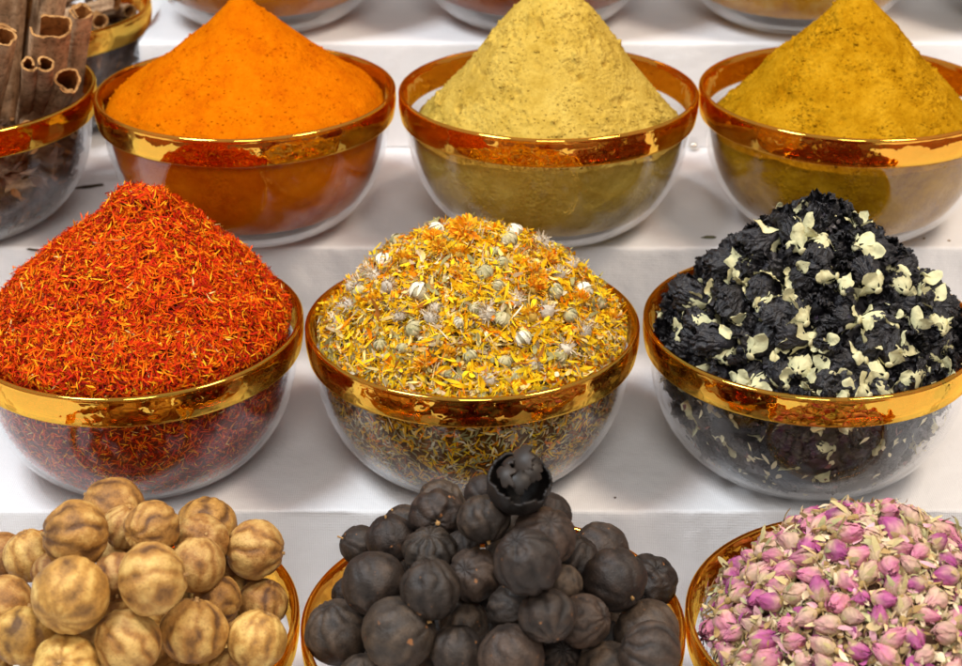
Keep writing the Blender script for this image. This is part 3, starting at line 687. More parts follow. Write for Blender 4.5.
# x, y, z, radius, mesh, stem axis, label
TANS = [
 (-0.1959, 0.7785, -0.4930, 0.0165, 0, (-1, .2, .5), 'plain brown dried lime at the very back top of the tan pile'),
 (-0.2037, 0.7294, -0.4767, 0.0166, 1, (-.9, -.3, .2), 'dried lime with dark brown zigzag stripes, in front of the topmost tan lime'),
 (-0.2318, 0.7424, -0.4986, 0.0134, 0, (-.2, .3, 1), 'yellow tan mottled lime left of the zigzag striped lime'),
 (-0.2512, 0.7554, -0.5086, 0.0131, 2, (-1, 0, .1), 'lime cut by the photo edge behind the yellow mottled lime'),
 (-0.2181, 0.7259, -0.4972, 0.0091, 2, (0, 1, 1), 'mostly hidden small lime below the zigzag striped lime'),
 (-0.1962, 0.6812, -0.4797, 0.0177, 2, (.2, 1, .1), 'largest smooth brown dried lime in the left middle of the pile'),
 (-0.1847, 0.7547, -0.4889, 0.0114, 5, (.3, .1, 1), 'pale yellow cracked lime tucked behind the one with a white stem'),
 (-0.1676, 0.7408, -0.4805, 0.0132, 4, (-.6, -.8, .15), 'pale greenish tan lime with a whitish stem facing forward'),
 (-0.1797, 0.7089, -0.4885, 0.0119, 0, (.1, -.9, -.3), 'lime half hidden between the large smooth one and the purple brown striped one'),
 (-0.1582, 0.6882, -0.4754, 0.0168, 3, (1, .1, .1), 'big purple brown striped lime at the centre of the tan pile'),
 (-0.1486, 0.7878, -0.5097, 0.0157, 1, (.1, .8, .6), 'brown and yellow striped lime at the back right of the tan pile'),
 (-0.1468, 0.7610, -0.5016, 0.0137, 2, (.3, -.6, .7), 'pale lime with a star shaped stem scar, in front of the back right lime'),
 (-0.1450, 0.7340, -0.4985, 0.0138, 2, (0, .5, .8), 'smooth orange brown lime below the one with the star shaped scar'),
 (-0.1198, 0.7657, -0.5104, 0.0154, 1, (1, -.05, -.1), 'golden lime with level grooves, rightmost of the tan pile against the cloth'),
 (-0.1354, 0.7826, -0.5295, 0.0098, 0, (0, 0, 1), 'sliver of a lime in the gap left of the golden level grooved lime'),
 (-0.1368, 0.7365, -0.5225, 0.0130, 3, (-1, .2, .3), 'pale golden lime with torn peel, right of the pile centre'),
 (-0.1163, 0.7580, -0.5391, 0.0128, 0, (.4, .2, .9), 'pale yellow lime touching the amber inner rim, under the golden grooved lime'),
 (-0.1120, 0.7019, -0.5216, 0.0142, 2, (.4, .4, .8), 'smooth honey coloured lime beside the right rim, lower right of the tan pile'),
 (-0.1429, 0.6998, -0.5148, 0.0164, 1, (.1, .5, .9), 'large lime with upright dark brown stripes, lower centre right'),
 (-0.1262, 0.7031, -0.5423, 0.0121, 0, (0, .2, 1), 'lime cut by the bottom edge, between the upright striped lime and the honey one'),
 (-0.1533, 0.7052, -0.5515, 0.0112, 2, (0, .2, 1), 'lime barely showing at the bottom edge below the upright striped one'),
 (-0.1710, 0.6796, -0.5062, 0.0150, 4, (-.6, .1, .8), 'plain pale yellow lime at the lower middle of the tan pile'),
 (-0.1995, 0.6708, -0.5138, 0.0154, 0, (0, -.7, .7), 'pale lime with a round scar and dark spots at the bottom edge'),
 (-0.2229, 0.6873, -0.5083, 0.0152, 3, (.1, .6, .8), 'grey brown lime lower left, below the largest smooth lime'),
 (-0.2381, 0.7104, -0.5058, 0.0140, 2, (-.7, .2, .6), 'orange tan lime cut by the left edge of the photo'),
 (-0.1886, 0.6945, -0.5173, 0.0119, 0, (.2, .2, 1), 'dark lime deep in the gap behind the plain pale yellow one'),
]
for x, y, z, r, v, ax, lab in TANS: lime(x, y, z, r, TAN, v, ax, lab, 'dried lime', GT)
BLACKS = [
 (-0.0657, 0.7791, -0.5161, 0.0102, 0, (-1, -.1, .55), 'small black lime with a long twig, leftmost at the back of the pile', NUBL),
 (-0.0469, 0.7510, -0.4937, 0.0124, 0, (-.2, .2, 1), 'brownish black lime right of the one with the long twig', NUB),
 (-0.0408, 0.7715, -0.4985, 0.0106, 0, (-.8, .3, 1), 'black lime peeping out behind the brownish black one, left of the wrinkled one', NUB),
 (-0.0230, 0.7556, -0.4827, 0.0129, 3, (.1, -1, .25), 'deeply wrinkled black lime with its stem scar facing forward, upper left', NUB),
 (-0.0207, 0.7786, -0.4892, 0.0122, 3, (.5, .3, .9), 'folded black lime behind the deeply wrinkled one', None),
 (0.0015, 0.7223, -0.4632, 0.0126, 1, (.2, -.75, -.75), 'round black lime with its stem tip pointing down, just left of the broken one', NUB),
 (0.0015, 0.7449, -0.4627, 0.0096, 0, (-.2, 1, .3), 'small black lime half hidden behind the round one beside the broken lime', None),
 (-0.0257, 0.7263, -0.4848, 0.0131, 5, (0, -.1, 1), 'ridged pumpkin shaped black lime in the left centre of the pile', None),
 (-0.0097, 0.7383, -0.4904, 0.0087, 0, (0, .3, 1), 'black lime sunk in the gap right of the ridged pumpkin shaped one', None),
 (0.0344, 0.7394, -0.4718, 0.0111, 0, (.3, .2, 1), 'brown tinged black lime behind and right of the broken one', None),
 (0.0311, 0.7150, -0.4690, 0.0148, 1, (.2, -.35, 1), 'large black lime with radiating creases, directly below the broken one', None),
 (0.0219, 0.6846, -0.4632, 0.0152, 4, (-.4, -.2, 1), 'large greenish black lime in the middle of the pile', None),
 (0.0485, 0.7428, -0.5013, 0.0129, 1, (.5, .2, .8), 'black lime squeezed between the one with radiating creases and the wide one behind', None),
 (0.0629, 0.7634, -0.5096, 0.0148, 2, (-.6, .3, .8), 'wide dull black lime lying against the back rim', None),
 (0.0676, 0.7234, -0.5003, 0.0157, 0, (.5, -.85, -.1), 'large smooth black lime with two small scars, upper right', NUB),
 (0.0903, 0.7642, -0.5292, 0.0134, 3, (.2, -.4, .9), 'black lime with brown cracks against the right back rim', None),
 (0.0845, 0.7167, -0.5270, 0.0158, 0, (-.3, .7, .6), 'brown black lime at the right rim, above the striped one in the corner', None),
 (0.0820, 0.6779, -0.5121, 0.0155, 1, (-1, .1, .3), 'black lime with faint level stripes in the lower right of the pile', None),
 (0.0319, 0.6781, -0.4896, 0.0134, 1, (-.2, .9, .5), 'round black lime with fine upright lines, below the large greenish one', None),
 (0.0501, 0.6967, -0.5062, 0.0128, 4, (.8, -.3, .4), 'scuffed black lime tucked behind the round one with fine lines', None),
 (0.0145, 0.6741, -0.5110, 0.0154, 0, (-.2, .3, .9), 'large plain black lime at the bottom centre', None),
 (0.0398, 0.6972, -0.5266, 0.0100, 5, (.1, -.6, .8), 'small creased black lime at the bottom, between two bigger ones', None),
 (0.0629, 0.6882, -0.5314, 0.0149, 2, (.2, .1, 1), 'black lime with an olive patch cut by the bottom edge', None),
 (0.0142, 0.6957, -0.4983, 0.0108, 4, (.7, -.7, .3), 'dark lime with orange flecks sunk in the hollow at the centre', None),
 (-0.0035, 0.7149, -0.4914, 0.0130, 1, (-.4, -.6, .7), 'lightest brown lime of the black pile, left of the large greenish one', None),
 (-0.0246, 0.6937, -0.4857, 0.0141, 4, (-.1, .5, .9), 'grey black lime leaning on the big front one, left of the lightest brown one', None),
 (-0.0535, 0.7141, -0.4960, 0.0155, 2, (-.5, .3, .9), 'black lime with a round dent on its top, left side', None),
 (-0.0706, 0.7565, -0.5322, 0.0085, 0, (-1, -.5, .2), 'small lime mostly hidden behind the dented one at the left rim', None),
 (-0.0732, 0.7181, -0.5292, 0.0158, 4, (-.4, .1, 1), 'black lime with orange scars touching the left rim', None),
 (-0.0401, 0.6850, -0.5054, 0.0175, 0, (.9, -.1, .5), 'biggest black lime, smooth and round in the lower left front', NUB),
 (-0.0598, 0.6978, -0.5407, 0.0111, 0, (0, .3, 1), 'black lime just showing at the bottom edge beneath the biggest one', None),
 (-0.0114, 0.6808, -0.5130, 0.0127, 2, (0, .5, .9), 'smooth olive black lime at the bottom, right of the biggest one', None),
 (-0.0085, 0.7091, -0.5164, 0.0121, 1, (.3, .4, .9), 'dark brown lime deep in the hollow below the lightest brown one', None),
 (0.0646, 0.7255, -0.5391, 0.0103, 0, (0, .2, 1), 'black lime sunk in shade at the right, behind the striped one', None),
 (0.0412, 0.7099, -0.4928, 0.0089, 0, (.3, 0, 1), 'small lime behind the large greenish black one, on its right', None),
]
for x, y, z, r, v, ax, lab, nb in BLACKS: lime(x, y, z, r, BLK, v, ax, lab, 'black lime', GK, nb)
def fillers(C, known, meshes, cat, group, label, count, seed, hmax):
    R0 = random.Random(seed); pts = [(x, y, z, r) for x, y, z, r in known]; got = 0
    for t in range(60000):
        if got >= count: break
        r = R0.uniform(.0115, .0145); h = R0.uniform(-.04, .070); a = R0.uniform(0, 2 * PI); rr = R0.uniform(0, .085) ** 1
        lim = float(prof_in(max(h, 0) + .006)) - r * 1.0 - .001
        if rr > lim: continue
        x, y, z = C[0] + rr * math.cos(a), C[1] + rr * math.sin(a), C[2] - h
        if -h > hmax - rr * 1.0 - .017: continue
        # hidden behind / below the visible layer only
        if any((x - p[0]) ** 2 + (y - p[1]) ** 2 + (z - p[2]) ** 2 < ((r + p[3]) * .86) ** 2 for p in pts): continue
        pts.append((x, y, z, r)); got += 1
        lime(x, y, z, r, meshes, R0.randrange(3), (R0.uniform(-1, 1), R0.uniform(-1, 1), R0.uniform(-1, 1)), label, cat, group, None, 1.0)
LT, LK = 'tan lime buried in the lower layers of the front left bowl', 'black lime buried in the lower layers of the front middle bowl'
FILL = [((-0.1927, 0.762, -0.5092, .0115), TAN, 'dried lime', GT, LT), ((-0.1304, 0.78, -0.5408, .0115), TAN, 'dried lime', GT, LT), ((-0.0407, 0.75, -0.5106, .0115), BLK, 'black lime', GK, LK), ((-0.0225, 0.72, -0.5256, .0115), BLK, 'black lime', GK, LK), ((0.0706, 0.745, -0.5381, .0115), BLK, 'black lime', GK, LK)]
fillers(B['f0'], [t[:4] for t in TANS], TAN, 'dried lime', GT, 'tan lime buried in the lower layers of the front left bowl', 44, 5, .060)
fillers(B['f1'], [t[:4] for t in BLACKS] + [(0.0186, 0.7218, -0.4421, 0.0152)], BLK, 'black lime', GK, 'black lime buried in the lower layers of the front middle bowl', 46, 6, .085)

for c_, ms_, cat_, g_, lab_ in FILL: lime(*c_, ms_, 0, (0, .3, 1), lab_, cat_, g_, None, 1.0)
def broken_lime():
    c = (0.0186, 0.7218, -0.4421); R = .0160
    e = empty('broken_lime', c); tag(e, 'broken open black lime with jagged shell pieces, crowning the black pile', 'black lime', GK)
    n, m = 44, 64
    th = np.linspace(.02, PI - .02, n); ph = np.linspace(0, 2 * PI, m, endpoint=False)
    T, Ph = np.meshgrid(th, ph, indexing='ij'); D = np.stack([np.sin(T) * np.cos(Ph), np.sin(T) * np.sin(Ph), np.cos(T)], -1).reshape(-1, 3)
    r = 1 + .03 * fbm(D, 1.6, 3, 71) + .02 * np.cos(9 * Ph.ravel()) * np.sin(T.ravel())
    ax = np.array([.1, -.45, .88]); ax /= np.linalg.norm(ax)
    op = (D @ ax) > (.36 + .30 * pn(D, 2.6, 5))
    Vo = D * r[:, None]; Vi = D * (r - .09)[:, None]
    F = grid_faces(n, m, True); fo = ~op[F].any(1); F = F[fo]
    nv = len(D); Fi = F[:, ::-1] + nv
    ed = {}
    for f in F.tolist():
        for k in range(4):
            a, b = f[k], f[(k + 1) % 4]; ed[(a, b)] = ed.get((a, b), 0) + 1
    rim = [[b, a, a + nv, b + nv] for (a, b) in ed if (b, a) not in ed]
    V = np.concatenate([Vo, Vi]) * R
    col = np.concatenate([.30 + .3 * fbm(D, 1.5, 3, 9), np.full(nv, .12)])
    o = obj('shell', mesh('broken_shell', V, F.tolist() + Fi.tolist() + rim, M['blime'], np.clip(col, 0, 1)), e)
    # loose shell pieces standing in the opening
    for k, (dx, dy, dz, ax_, s) in enumerate([(-.45, -.42, .60, (-.4, -.5, .8), .46), (.02, -.02, .86, (-.5, -.5, .72), .58), (.46, -.30, .62, (.3, -.7, .6), .40), (.04, -.62, .44, (.1, -.75, .7), .44), (.58, .18, .66, (.6, -.3, .7), .36), (-.36, .22, .74, (-.5, .2, .8), .40), (.30, .30, .80, (.2, -.2, .9), .40)]):
        q = 14
        u, v = np.meshgrid(np.linspace(-1, 1, q), np.linspace(-1, 1, q), indexing='ij'); u, v = u.ravel(), v.ravel()
        rr = np.maximum(np.abs(u), np.abs(v)); nrm_ = np.hypot(u, v) + 1e-9
        U = u / nrm_ * rr; W_ = v / nrm_ * rr
        ed_ = 1 + .55 * pn(np.stack([np.cos(np.arctan2(W_, U)) * 1.5, np.sin(np.arctan2(W_, U)) * 1.5, 0 * u + k], 1), 2.1, k)
        U, W_ = U * ed_ * .75, W_ * ed_
        z = -.36 * (U ** 2 + W_ ** 2)
        Pt = np.stack([U, W_, z], 1) * s * .86; Pb = Pt * [.97, .97, 1] - [0, 0, .10]
        F = grid_faces(q, q); nn = len(Pt)
        bd = [i for i in range(q)] + [i * q + q - 1 for i in range(1, q)] + [(q - 1) * q + i for i in range(q - 2, -1, -1)] + [i * q for i in range(q - 2, 0, -1)]
        side = [[bd[i], bd[i - 1], bd[i - 1] + nn, bd[i] + nn] for i in range(len(bd))]
        A = np.concatenate([Pt, Pb]) @ rotm((0, 0, 1), ax_).T + [dx, dy, dz]
        cc = np.concatenate([.22 + .2 * fbm(Pt, 2, 2, k), np.full(nn, .05)])
        obj('shell_fragment', mesh('shell_fragment', A * R, F.tolist() + (F[:, ::-1] + nn).tolist() + side, M['blime'], np.clip(cc, 0, 1)), e)
broken_lime()

# ------------------------------------------------------------------ black flowers
def black_flower_meshes(seed):
    R0 = np.random.default_rng(seed); parts = []
    np_ = 9
    for k in range(np_):
        a0 = k * 2 * PI / np_ * 2.0 + R0.uniform(-.3, .3); lay = 1 - .5 * (k / np_)
        nu, nv = 30, 30
        u = np.linspace(0, 1, nu); v = np.linspace(-1, 1, nv)
        Ug, Vg = np.meshgrid(u, v, indexing='ij'); Uf, Vf = Ug.ravel(), Vg.ravel()
        wid = (.22 + .60 * np.sin(np.clip(Uf, 0, 1) * PI * .62)) * 1.0
        ang = a0 + Vf * wid
        rad = lay * (.10 + .92 * np.sin(np.clip(Uf * .95, 0, 1) * PI * .72)) * 1.0
        ax = Uf * 2.1 * (1 + .25 * math.sin(k * 2.3)) - .35 - .45 * np.abs(Vf) ** 2 * Uf
        P = np.stack([rad * np.cos(ang), rad * np.sin(ang), ax], 1)
        cr = .26 * Uf ** .7
        P[:, 0] += cr * fbm(P, 1.6, 4, seed + k, .5); P[:, 1] += cr * fbm(P, 1.6, 4, seed + k + 40, .65); P[:, 2] += cr * .8 * fbm(P, 1.6, 4, seed + k + 80, .65)
        cz_ = .16 * Uf ** .5 * (ridged(np.stack([Vf * 2.6, Uf * .9, 0 * Uf + k], 1), 1.3, 3, seed + k + 9, .5) - .6); P[:, 0] += cz_ * np.cos(ang * 1.0); P[:, 1] += cz_ * np.sin(ang); P[:, 2] += .6 * cz_
        frill = .11 * Uf ** 2 * np.sin(Vf * 13 + k + 3 * fbm(P, 2, 2, k)); P[:, 0] += frill * np.cos(ang); P[:, 1] += frill * np.sin(ang)
        c = np.clip(.5 + .6 * fbm(P, 2.5, 3, seed + 9), 0, 1)[:, None]
        col = (1 - c) * np.array([.006, .005, .006]) + c * np.array([.029, .026, .029])
        if k in (2, 5): col = col + np.clip(1 - Uf * 3.2, 0, 1)[:, None] * np.array([.10, .08, .20])
        parts.append((P, grid_faces(nu, nv), col))
    V, F = ball(.72, 1, 1.2); V += V * .3 * fbm(V, 2.2, 3, seed)[:, None]; V[:, 2] += .5
    parts.append((V, F, np.tile((.012, .010, .013), (len(V), 1))))
    V, F, C = merge(parts)
    pet = mesh('black_petals', V, F, M['blackf'], C)
    # calyx: cup with five lobes opening round the flower's base
    parts = []
    for k in range(5):
        a0 = k * 2 * PI / 5 + R0.uniform(-.12, .12); ln = R0.uniform(.5, 1.3)
        if k == seed % 5 or (seed % 3 == 0 and k == (seed + 2) % 5): continue
        nu, nv = 12, 9
        Ug, Vg = np.meshgrid(np.linspace(0, 1, nu), np.linspace(-1, 1, nv), indexing='ij'); Uf, Vf = Ug.ravel(), Vg.ravel()
        w = .74 * np.where(Uf < .5, 1.0, np.clip(1 - ((Uf - .5) / .5) ** 1.6, .03, 1)) * np.clip(.25 + 2.2 * Uf, 0, 1)
        ang = a0 + Vf * w
        flare = R0.uniform(.0, 1.5)
        rad = .12 + .62 * np.sin(np.clip(Uf * 1.4, 0, 1) * PI / 2) + flare * np.clip(Uf - .5, 0, 1) ** 1.5 * 1.6
        ax = -.55 + Uf * 1.25 * ln - flare * np.clip(Uf - .5, 0, 1) * .7
        P = np.stack([rad * np.cos(ang), rad * np.sin(ang), ax], 1)
        P += .24 * Uf[:, None] * np.stack([fbm(P, 2, 3, seed + k + s) for s in (0, 30, 60)], 1)
        col = np.tile((.70, .65, .37), (len(P), 1)) * (1 + .18 * fbm(P, 3, 3, seed))[:, None]
        g = np.clip(.5 - Uf + .4 * pn(P, 2, seed + k), 0, 1)[:, None] * .5
        col = col * (1 - g) + g * np.array([.50, .56, .32])
        parts.append((P, grid_faces(nu, nv), col))
    V, F = ball(.26, 1, .55); V[:, 2] -= .52; parts.append((V, F, np.tile((.66, .60, .34), (len(V), 1))))
    V, F, C = merge(parts)
    cal = mesh('calyx', V, F, M['calyx'], np.clip(C, 0, 1))
    return pet, cal
BF = [black_flower_meshes(300 + 17 * i) for i in range(6)]
BP = [(0, .0715), (.012, .0690), (.023, .0600), (.038, .0450), (.055, .0295), (.075, .0090), (.092, -.012)]
bf = surf_fn(BP)
CAL = [(-0.0288, -0.0082), (-0.048, -0.0101), (-0.0702, 0.0046), (-0.0672, -0.0147), (-0.0494, -0.029), (-0.034, -0.032), (-0.0151, -0.0241), (-0.0365, -0.0466), (-0.0244, -0.0499), (-0.059, -0.0293), (-0.0037, -0.0265), (0.0208, -0.0232), (-0.0014, -0.0398), (0.0248, -0.0393), (0.0401, -0.0201), (0.0555, -0.0068), (0.0438, -0.0311), (0.0614, -0.0104), (0.0661, -0.0211), (-0.0894, 0.0117), (-0.0836, -0.0242), (-0.0662, -0.0334), (-0.0563, -0.0518), (-0.0427, -0.0631), (-0.0680, -0.0510), (-0.0536, -0.0734), (-0.0464, -0.0785), (-0.0306, -0.0815), (-0.0213, -0.0792), (-0.0183, -0.0574), (-0.0182, -0.0665), (0.0093, -0.0593), (0.0197, -0.0581), (0.0308, -0.0597), (0.0662, -0.0372), (0.0305, -0.0706), (0.0129, -0.077), (0.0253, -0.0801), (0.0547, -0.0676), (0.0682, -0.0522), (-0.0129, -0.0858), (-0.0019, -0.0816), (0.0057, -0.088), (0.0139, -0.0888), (0.0304, -0.0864), (0.0459, -0.0775), (0.0747, -0.0429)]
GB = 'black dried flowers in the middle row right bowl'
flower_pts = []
def black_flower(p, axis, s, v, label, caly=True):
    c = B['m2']; p = list(p); mid = [p[k_] + axis[k_] * s * .6 for k_ in range(3)]; rr_ = math.hypot(mid[0], mid[1])
    if rr_ > .0830 and p[2] > -.02: p[0] -= mid[0] / rr_ * (rr_ - .0830); p[1] -= mid[1] / rr_ * (rr_ - .0830)
    c = B['m2']; e = empty('black_flower', (c[0] + p[0], c[1] + p[1], c[2] + p[2])); e.scale = [s] * 3
    e.rotation_mode = 'QUATERNION'
    from mathutils import Quaternion
    e.rotation_quaternion = Vector((0, 0, 1)).rotation_difference(Vector(axis).normalized()) @ Quaternion((0, 0, 1), rnd.uniform(0, 6))
    tag(e, label, 'dried flower', GB)
    obj('petals', BF[v][0], e)
    if caly:
        q = obj('calyx', BF[v][1], e); q.scale = [1.08] * 3; q.location.z = -.10
    flower_pts.append((p[0] + axis[0] * s * .7, p[1] + axis[1] * s * .7, p[2] + axis[2] * s * .7))
LBF = 'black crumpled dried flower showing its cream calyx, in the heap of black flowers'
LBN = 'black crumpled dried flower with its calyx hidden, in the heap of black flowers'
LBG = 'black dried flower pressed against the glass below the gold band'
for i, (x, y) in enumerate(CAL):
    z = float(bf(x, y)) + .001
    n = Vector((x * 6, y * 6 - .3, 1.0)).normalized()
    t = Vector((rnd.gauss(0, 1), rnd.gauss(0, 1), rnd.gauss(0, .6))); t -= n * t.dot(n)
    if t.y < -.2 and math.hypot(x, y) > .07: t = -t
    ax = (t.normalized() - n * rnd.uniform(.05, .55)).normalized()
    if math.hypot(x + ax.x * .012, y + ax.y * .012) > .084: 
        ax = Vector((-x * 8 + rnd.gauss(0, .4), -y * 8 + rnd.gauss(0, .4), -.1)).normalized()
    q_ = .93 if math.hypot(x, y) > .078 else 1
    black_flower((x * q_, y * q_, z + .0035), ax, rnd.uniform(.0076, .0098), i % 6, LBF)
# fill between with flowers lying face out
for t in range(5000):
    r = .088 * math.sqrt(rnd.random()); a = rnd.random() * 2 * PI; x, y = r * math.cos(a), r * math.sin(a); z = float(bf(x, y)) - .004
    if min((x - q[0]) ** 2 + (y - q[1]) ** 2 + (z - q[2]) ** 2 for q in flower_pts) < .0128 ** 2: continue
    n = Vector((x * 6, y * 6 - .2, 1)).normalized(); s = rnd.uniform(.0080, .0102)
    ax = (n + Vector((rnd.gauss(0, .5), rnd.gauss(0, .5), rnd.gauss(0, .4)))).normalized()
    p = Vector((x, y, z)) - ax * s * .8
    black_flower(p, ax, s, rnd.randrange(6), LBN, True)
gl_pts = []
for t in range(2500):
    h = rnd.uniform(.020, .074); a = rnd.uniform(-PI, 0) if rnd.random() < .85 else rnd.uniform(0, PI)
    s = rnd.uniform(.0070, .0088); r = float(prof_in(min(h + .006, .088))) - s * 1.35
    p = Vector((r * math.cos(a), r * math.sin(a), -h))
    if any((p - q).length < .0150 for q in gl_pts): continue
    gl_pts.append(p); out = Vector((math.cos(a), math.sin(a), -.3))
    tt = Vector((rnd.gauss(0, 1), rnd.gauss(0, 1), rnd.gauss(0, 1))); tt -= out * tt.dot(out) / out.length_squared
    ax = tt.normalized()
    black_flower(p - ax * s * .7, ax, s, rnd.randrange(6), LBG, rnd.random() < .7)
LC = 'loose cream calyx fallen among the black flowers'
for i_, (x, y) in enumerate([(-.0672, -.0147), (-.0478, -.0242), (-.0109, -.0209), (-.0244, -.0499), (-.0606, -.0605), (-.0177, -.0859), (-.0021, -.0904), (.0662, -.0372), (.0677, -.0639), (-.0365, -.0466), (.020, -.010), (.034, -.052), (-.052, -.045), (.008, -.048), (.050, -.050), (-.030, -.070), (.078, -.020), (-.080, -.004), (-.020, -.038), (.0197, -.068), (.040, -.066), (-.042, -.010), (.058, -.026), (-.008, -.070)]):
    q_ = .96 if math.hypot(x, y) > .08 else 1
    c = B['m2']; o = obj('loose_calyx', BF[i_ % 6][1], None, (c[0] + x * q_, c[1] + y * q_, c[2] + float(bf(x, y)) + .0075))
    o.scale = [rnd.uniform(.0062, .0088)] * 3; o.rotation_euler = (rnd.uniform(-.2, 1.6), rnd.uniform(-1.2, 1.2), rnd.uniform(0, 6))
    tag(o, LC, 'calyx', 'loose cream calyxes among the black flowers')
def black_core():
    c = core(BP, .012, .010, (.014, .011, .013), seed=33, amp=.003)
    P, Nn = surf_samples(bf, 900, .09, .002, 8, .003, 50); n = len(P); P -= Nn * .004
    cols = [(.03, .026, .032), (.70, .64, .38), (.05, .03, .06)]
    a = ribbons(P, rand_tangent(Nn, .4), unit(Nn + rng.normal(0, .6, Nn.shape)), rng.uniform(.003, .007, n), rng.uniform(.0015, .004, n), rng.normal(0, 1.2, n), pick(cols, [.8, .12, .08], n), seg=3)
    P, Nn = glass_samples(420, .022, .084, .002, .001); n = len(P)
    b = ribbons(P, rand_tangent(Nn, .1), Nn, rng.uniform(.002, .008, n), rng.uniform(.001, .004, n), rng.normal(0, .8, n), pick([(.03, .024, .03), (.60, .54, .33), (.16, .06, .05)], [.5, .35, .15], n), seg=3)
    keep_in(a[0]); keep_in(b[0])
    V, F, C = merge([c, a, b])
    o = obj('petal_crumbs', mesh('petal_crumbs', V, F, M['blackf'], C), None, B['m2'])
    tag(o, 'dark petal crumbs and cream flakes filling gaps between the black flowers', 'petal crumbs', kind='stuff')
black_core()

# ------------------------------------------------------------------ rosebuds
def rosebud_meshes(seed, tone, open_=0.0):
    R0 = np.random.default_rng(seed); parts = []
    creamy = np.array([.60, .44, .26]); pink = {'pink': (.60, .25, .30), 'magenta': (.46, .13, .27), 'cream': (.63, .41, .31)}[tone]
    tip = {'pink': (.56, .15, .29), 'magenta': (.36, .05, .21), 'cream': (.64, .30, .32)}[tone]
    pink, tip = np.array(pink), np.array(tip)
    npet = 7
    for k in range(npet):
        a0 = k * 2.4 + R0.uniform(-.2, .2); lay = 1 - .075 * (npet - 1 - k)
        nu, nv = 13, 11
        Ug, Vg = np.meshgrid(np.linspace(0, 1, nu), np.linspace(-1, 1, nv), indexing='ij'); Uf, Vf = Ug.ravel(), Vg.ravel()
        wid = (.3 + 1.05 * np.sin(np.clip(Uf, 0, 1) * PI * .85) ** .8) * (1.0 + .1 * R0.normal())
        ang = a0 + Vf * wid + .35 * Uf
        rad = lay * (.10 + .90 * np.sin(np.clip(Uf * .97 + .02, 0, 1) ** .72 * PI) ** .9) 
        op = open_ * R0.uniform(.3, 1) if k >= 3 else 0
        rad = rad + op * Uf ** 2 * .7 + .10 * np.abs(Vf) ** 3 * Uf * R0.uniform(0, 1)
        ax = Uf * 2.75 * (1 - .10 * np.abs(Vf) ** 2) - .1 - op * .3 * Uf ** 2 - (0.25 * (1 - k / npet)) * 0
        P = np.stack([rad * np.cos(ang), rad * np.sin(ang), ax], 1)
        rad_w = .07 * np.sin(Vf * 9 + k * 2 + 2 * fbm(P, 1.5, 2, seed + k)) * Uf; P[:, 0] += rad_w * np.cos(ang); P[:, 1] += rad_w * np.sin(ang)
        P += (.17 * Uf ** .5)[:, None] * np.stack([fbm(P, 1.8, 3, seed + k + s, .6) for s in (0, 30, 60)], 1)
        t = np.clip(Uf * 1.0 - .06 + .35 * pn(P, 1.6, seed + 3) + .25 * np.abs(Vf) ** 2 - .1, 0, 1)[:, None]
        col = np.where(t < .5, creamy * (1 - t * 2) + pink * t * 2, pink * (2 - 2 * t) + tip * (2 * t - 1))
        brn = np.clip((np.abs(Vf) ** 6 + np.clip(Uf - .9, 0, 1) * 6) * (.5 + pn(P, 2, seed + 8)), 0, 1)[:, None] * .7; col = col * (1 - brn) + brn * np.array([.34, .18, .08])
        col = col * (1 + .16 * np.sin(Vf * 22 + fbm(P, 3, 2, k) * 4))[:, None]
        parts.append((P, grid_faces(nu, nv), np.clip(col, 0, .95)))
    V, F = ball(.72, 1, 1.35, 10, 14); V[:, 2] += 1.0; parts.append((V, F, np.tile(pink * .8, (len(V), 1))))
    V, F, C = merge(parts); pet = mesh('rose_petals', V, F, M['rose'], C)
    parts = []
    V, F = ball(.34, 1, 1.3, 10, 14); V[:, 2] -= .28; V += V * .08 * fbm(V, 3, 2, seed)[:, None]
    parts.append((V, F, np.tile((.36, .24, .09), (len(V), 1)) * (1 + .2 * fbm(V, 3, 2, seed + 1))[:, None]))
    for k in range(5):
        a = k * 2 * PI / 5 + R0.uniform(-.25, .25); nu, nv = 9, 4; ln = R0.uniform(.8, 1.9); fl = R0.uniform(-.02, .75)
        Ug, Vg = np.meshgrid(np.linspace(0, 1, nu), np.linspace(-1, 1, nv), indexing='ij'); Uf, Vf = Ug.ravel(), Vg.ravel()
        w = .24 * (1 - Uf) ** .7 + .03; ang = a + Vf * w / (.5 + .5 * Uf)
        rad = .40 + .68 * np.sin(np.clip(Uf * ln / 2.3, 0, 1) * PI * .9) + fl * Uf ** 1.7 * 1.0
        P = np.stack([rad * np.cos(ang), rad * np.sin(ang), .02 + Uf * ln * (1 - .25 * fl)], 1); P += .06 * Uf[:, None] * fbm(P, 2, 2, seed + k)[:, None]
        parts.append((P, grid_faces(nu, nv), np.tile(((.52, .42, .20), (.60, .43, .22), (.42, .38, .18))[k % 3], (len(P), 1))))
    V, F = lathe([(.13, -.65), (.11, -.9), (.09, -1.15 - R0.uniform(0, .5)), (.001, -1.2 - .5)], 9); parts.append((V, F, np.tile((.45, .30, .12), (len(V), 1))))
    V, F, C = merge(parts); sep = mesh('rose_calyx', V, F, M['sepal'], np.clip(C, 0, 1))
    return pet, sep
RB = [(rosebud_meshes(400 + 13 * i, t, o), t, o) for i, (t, o) in enumerate([('pink', 0), ('magenta', .2), ('cream', 0), ('pink', .6), ('cream', .4), ('magenta', .7), ('pink', .15), ('cream', .15)])]
RP = [(0, .052), (.015, .0505), (.03, .045), (.055, .0275), (.078, .003), (.090, -.010)]
rf = surf_fn(RP, (-.006, .012))
GR = 'dried rosebuds in the front right bowl'
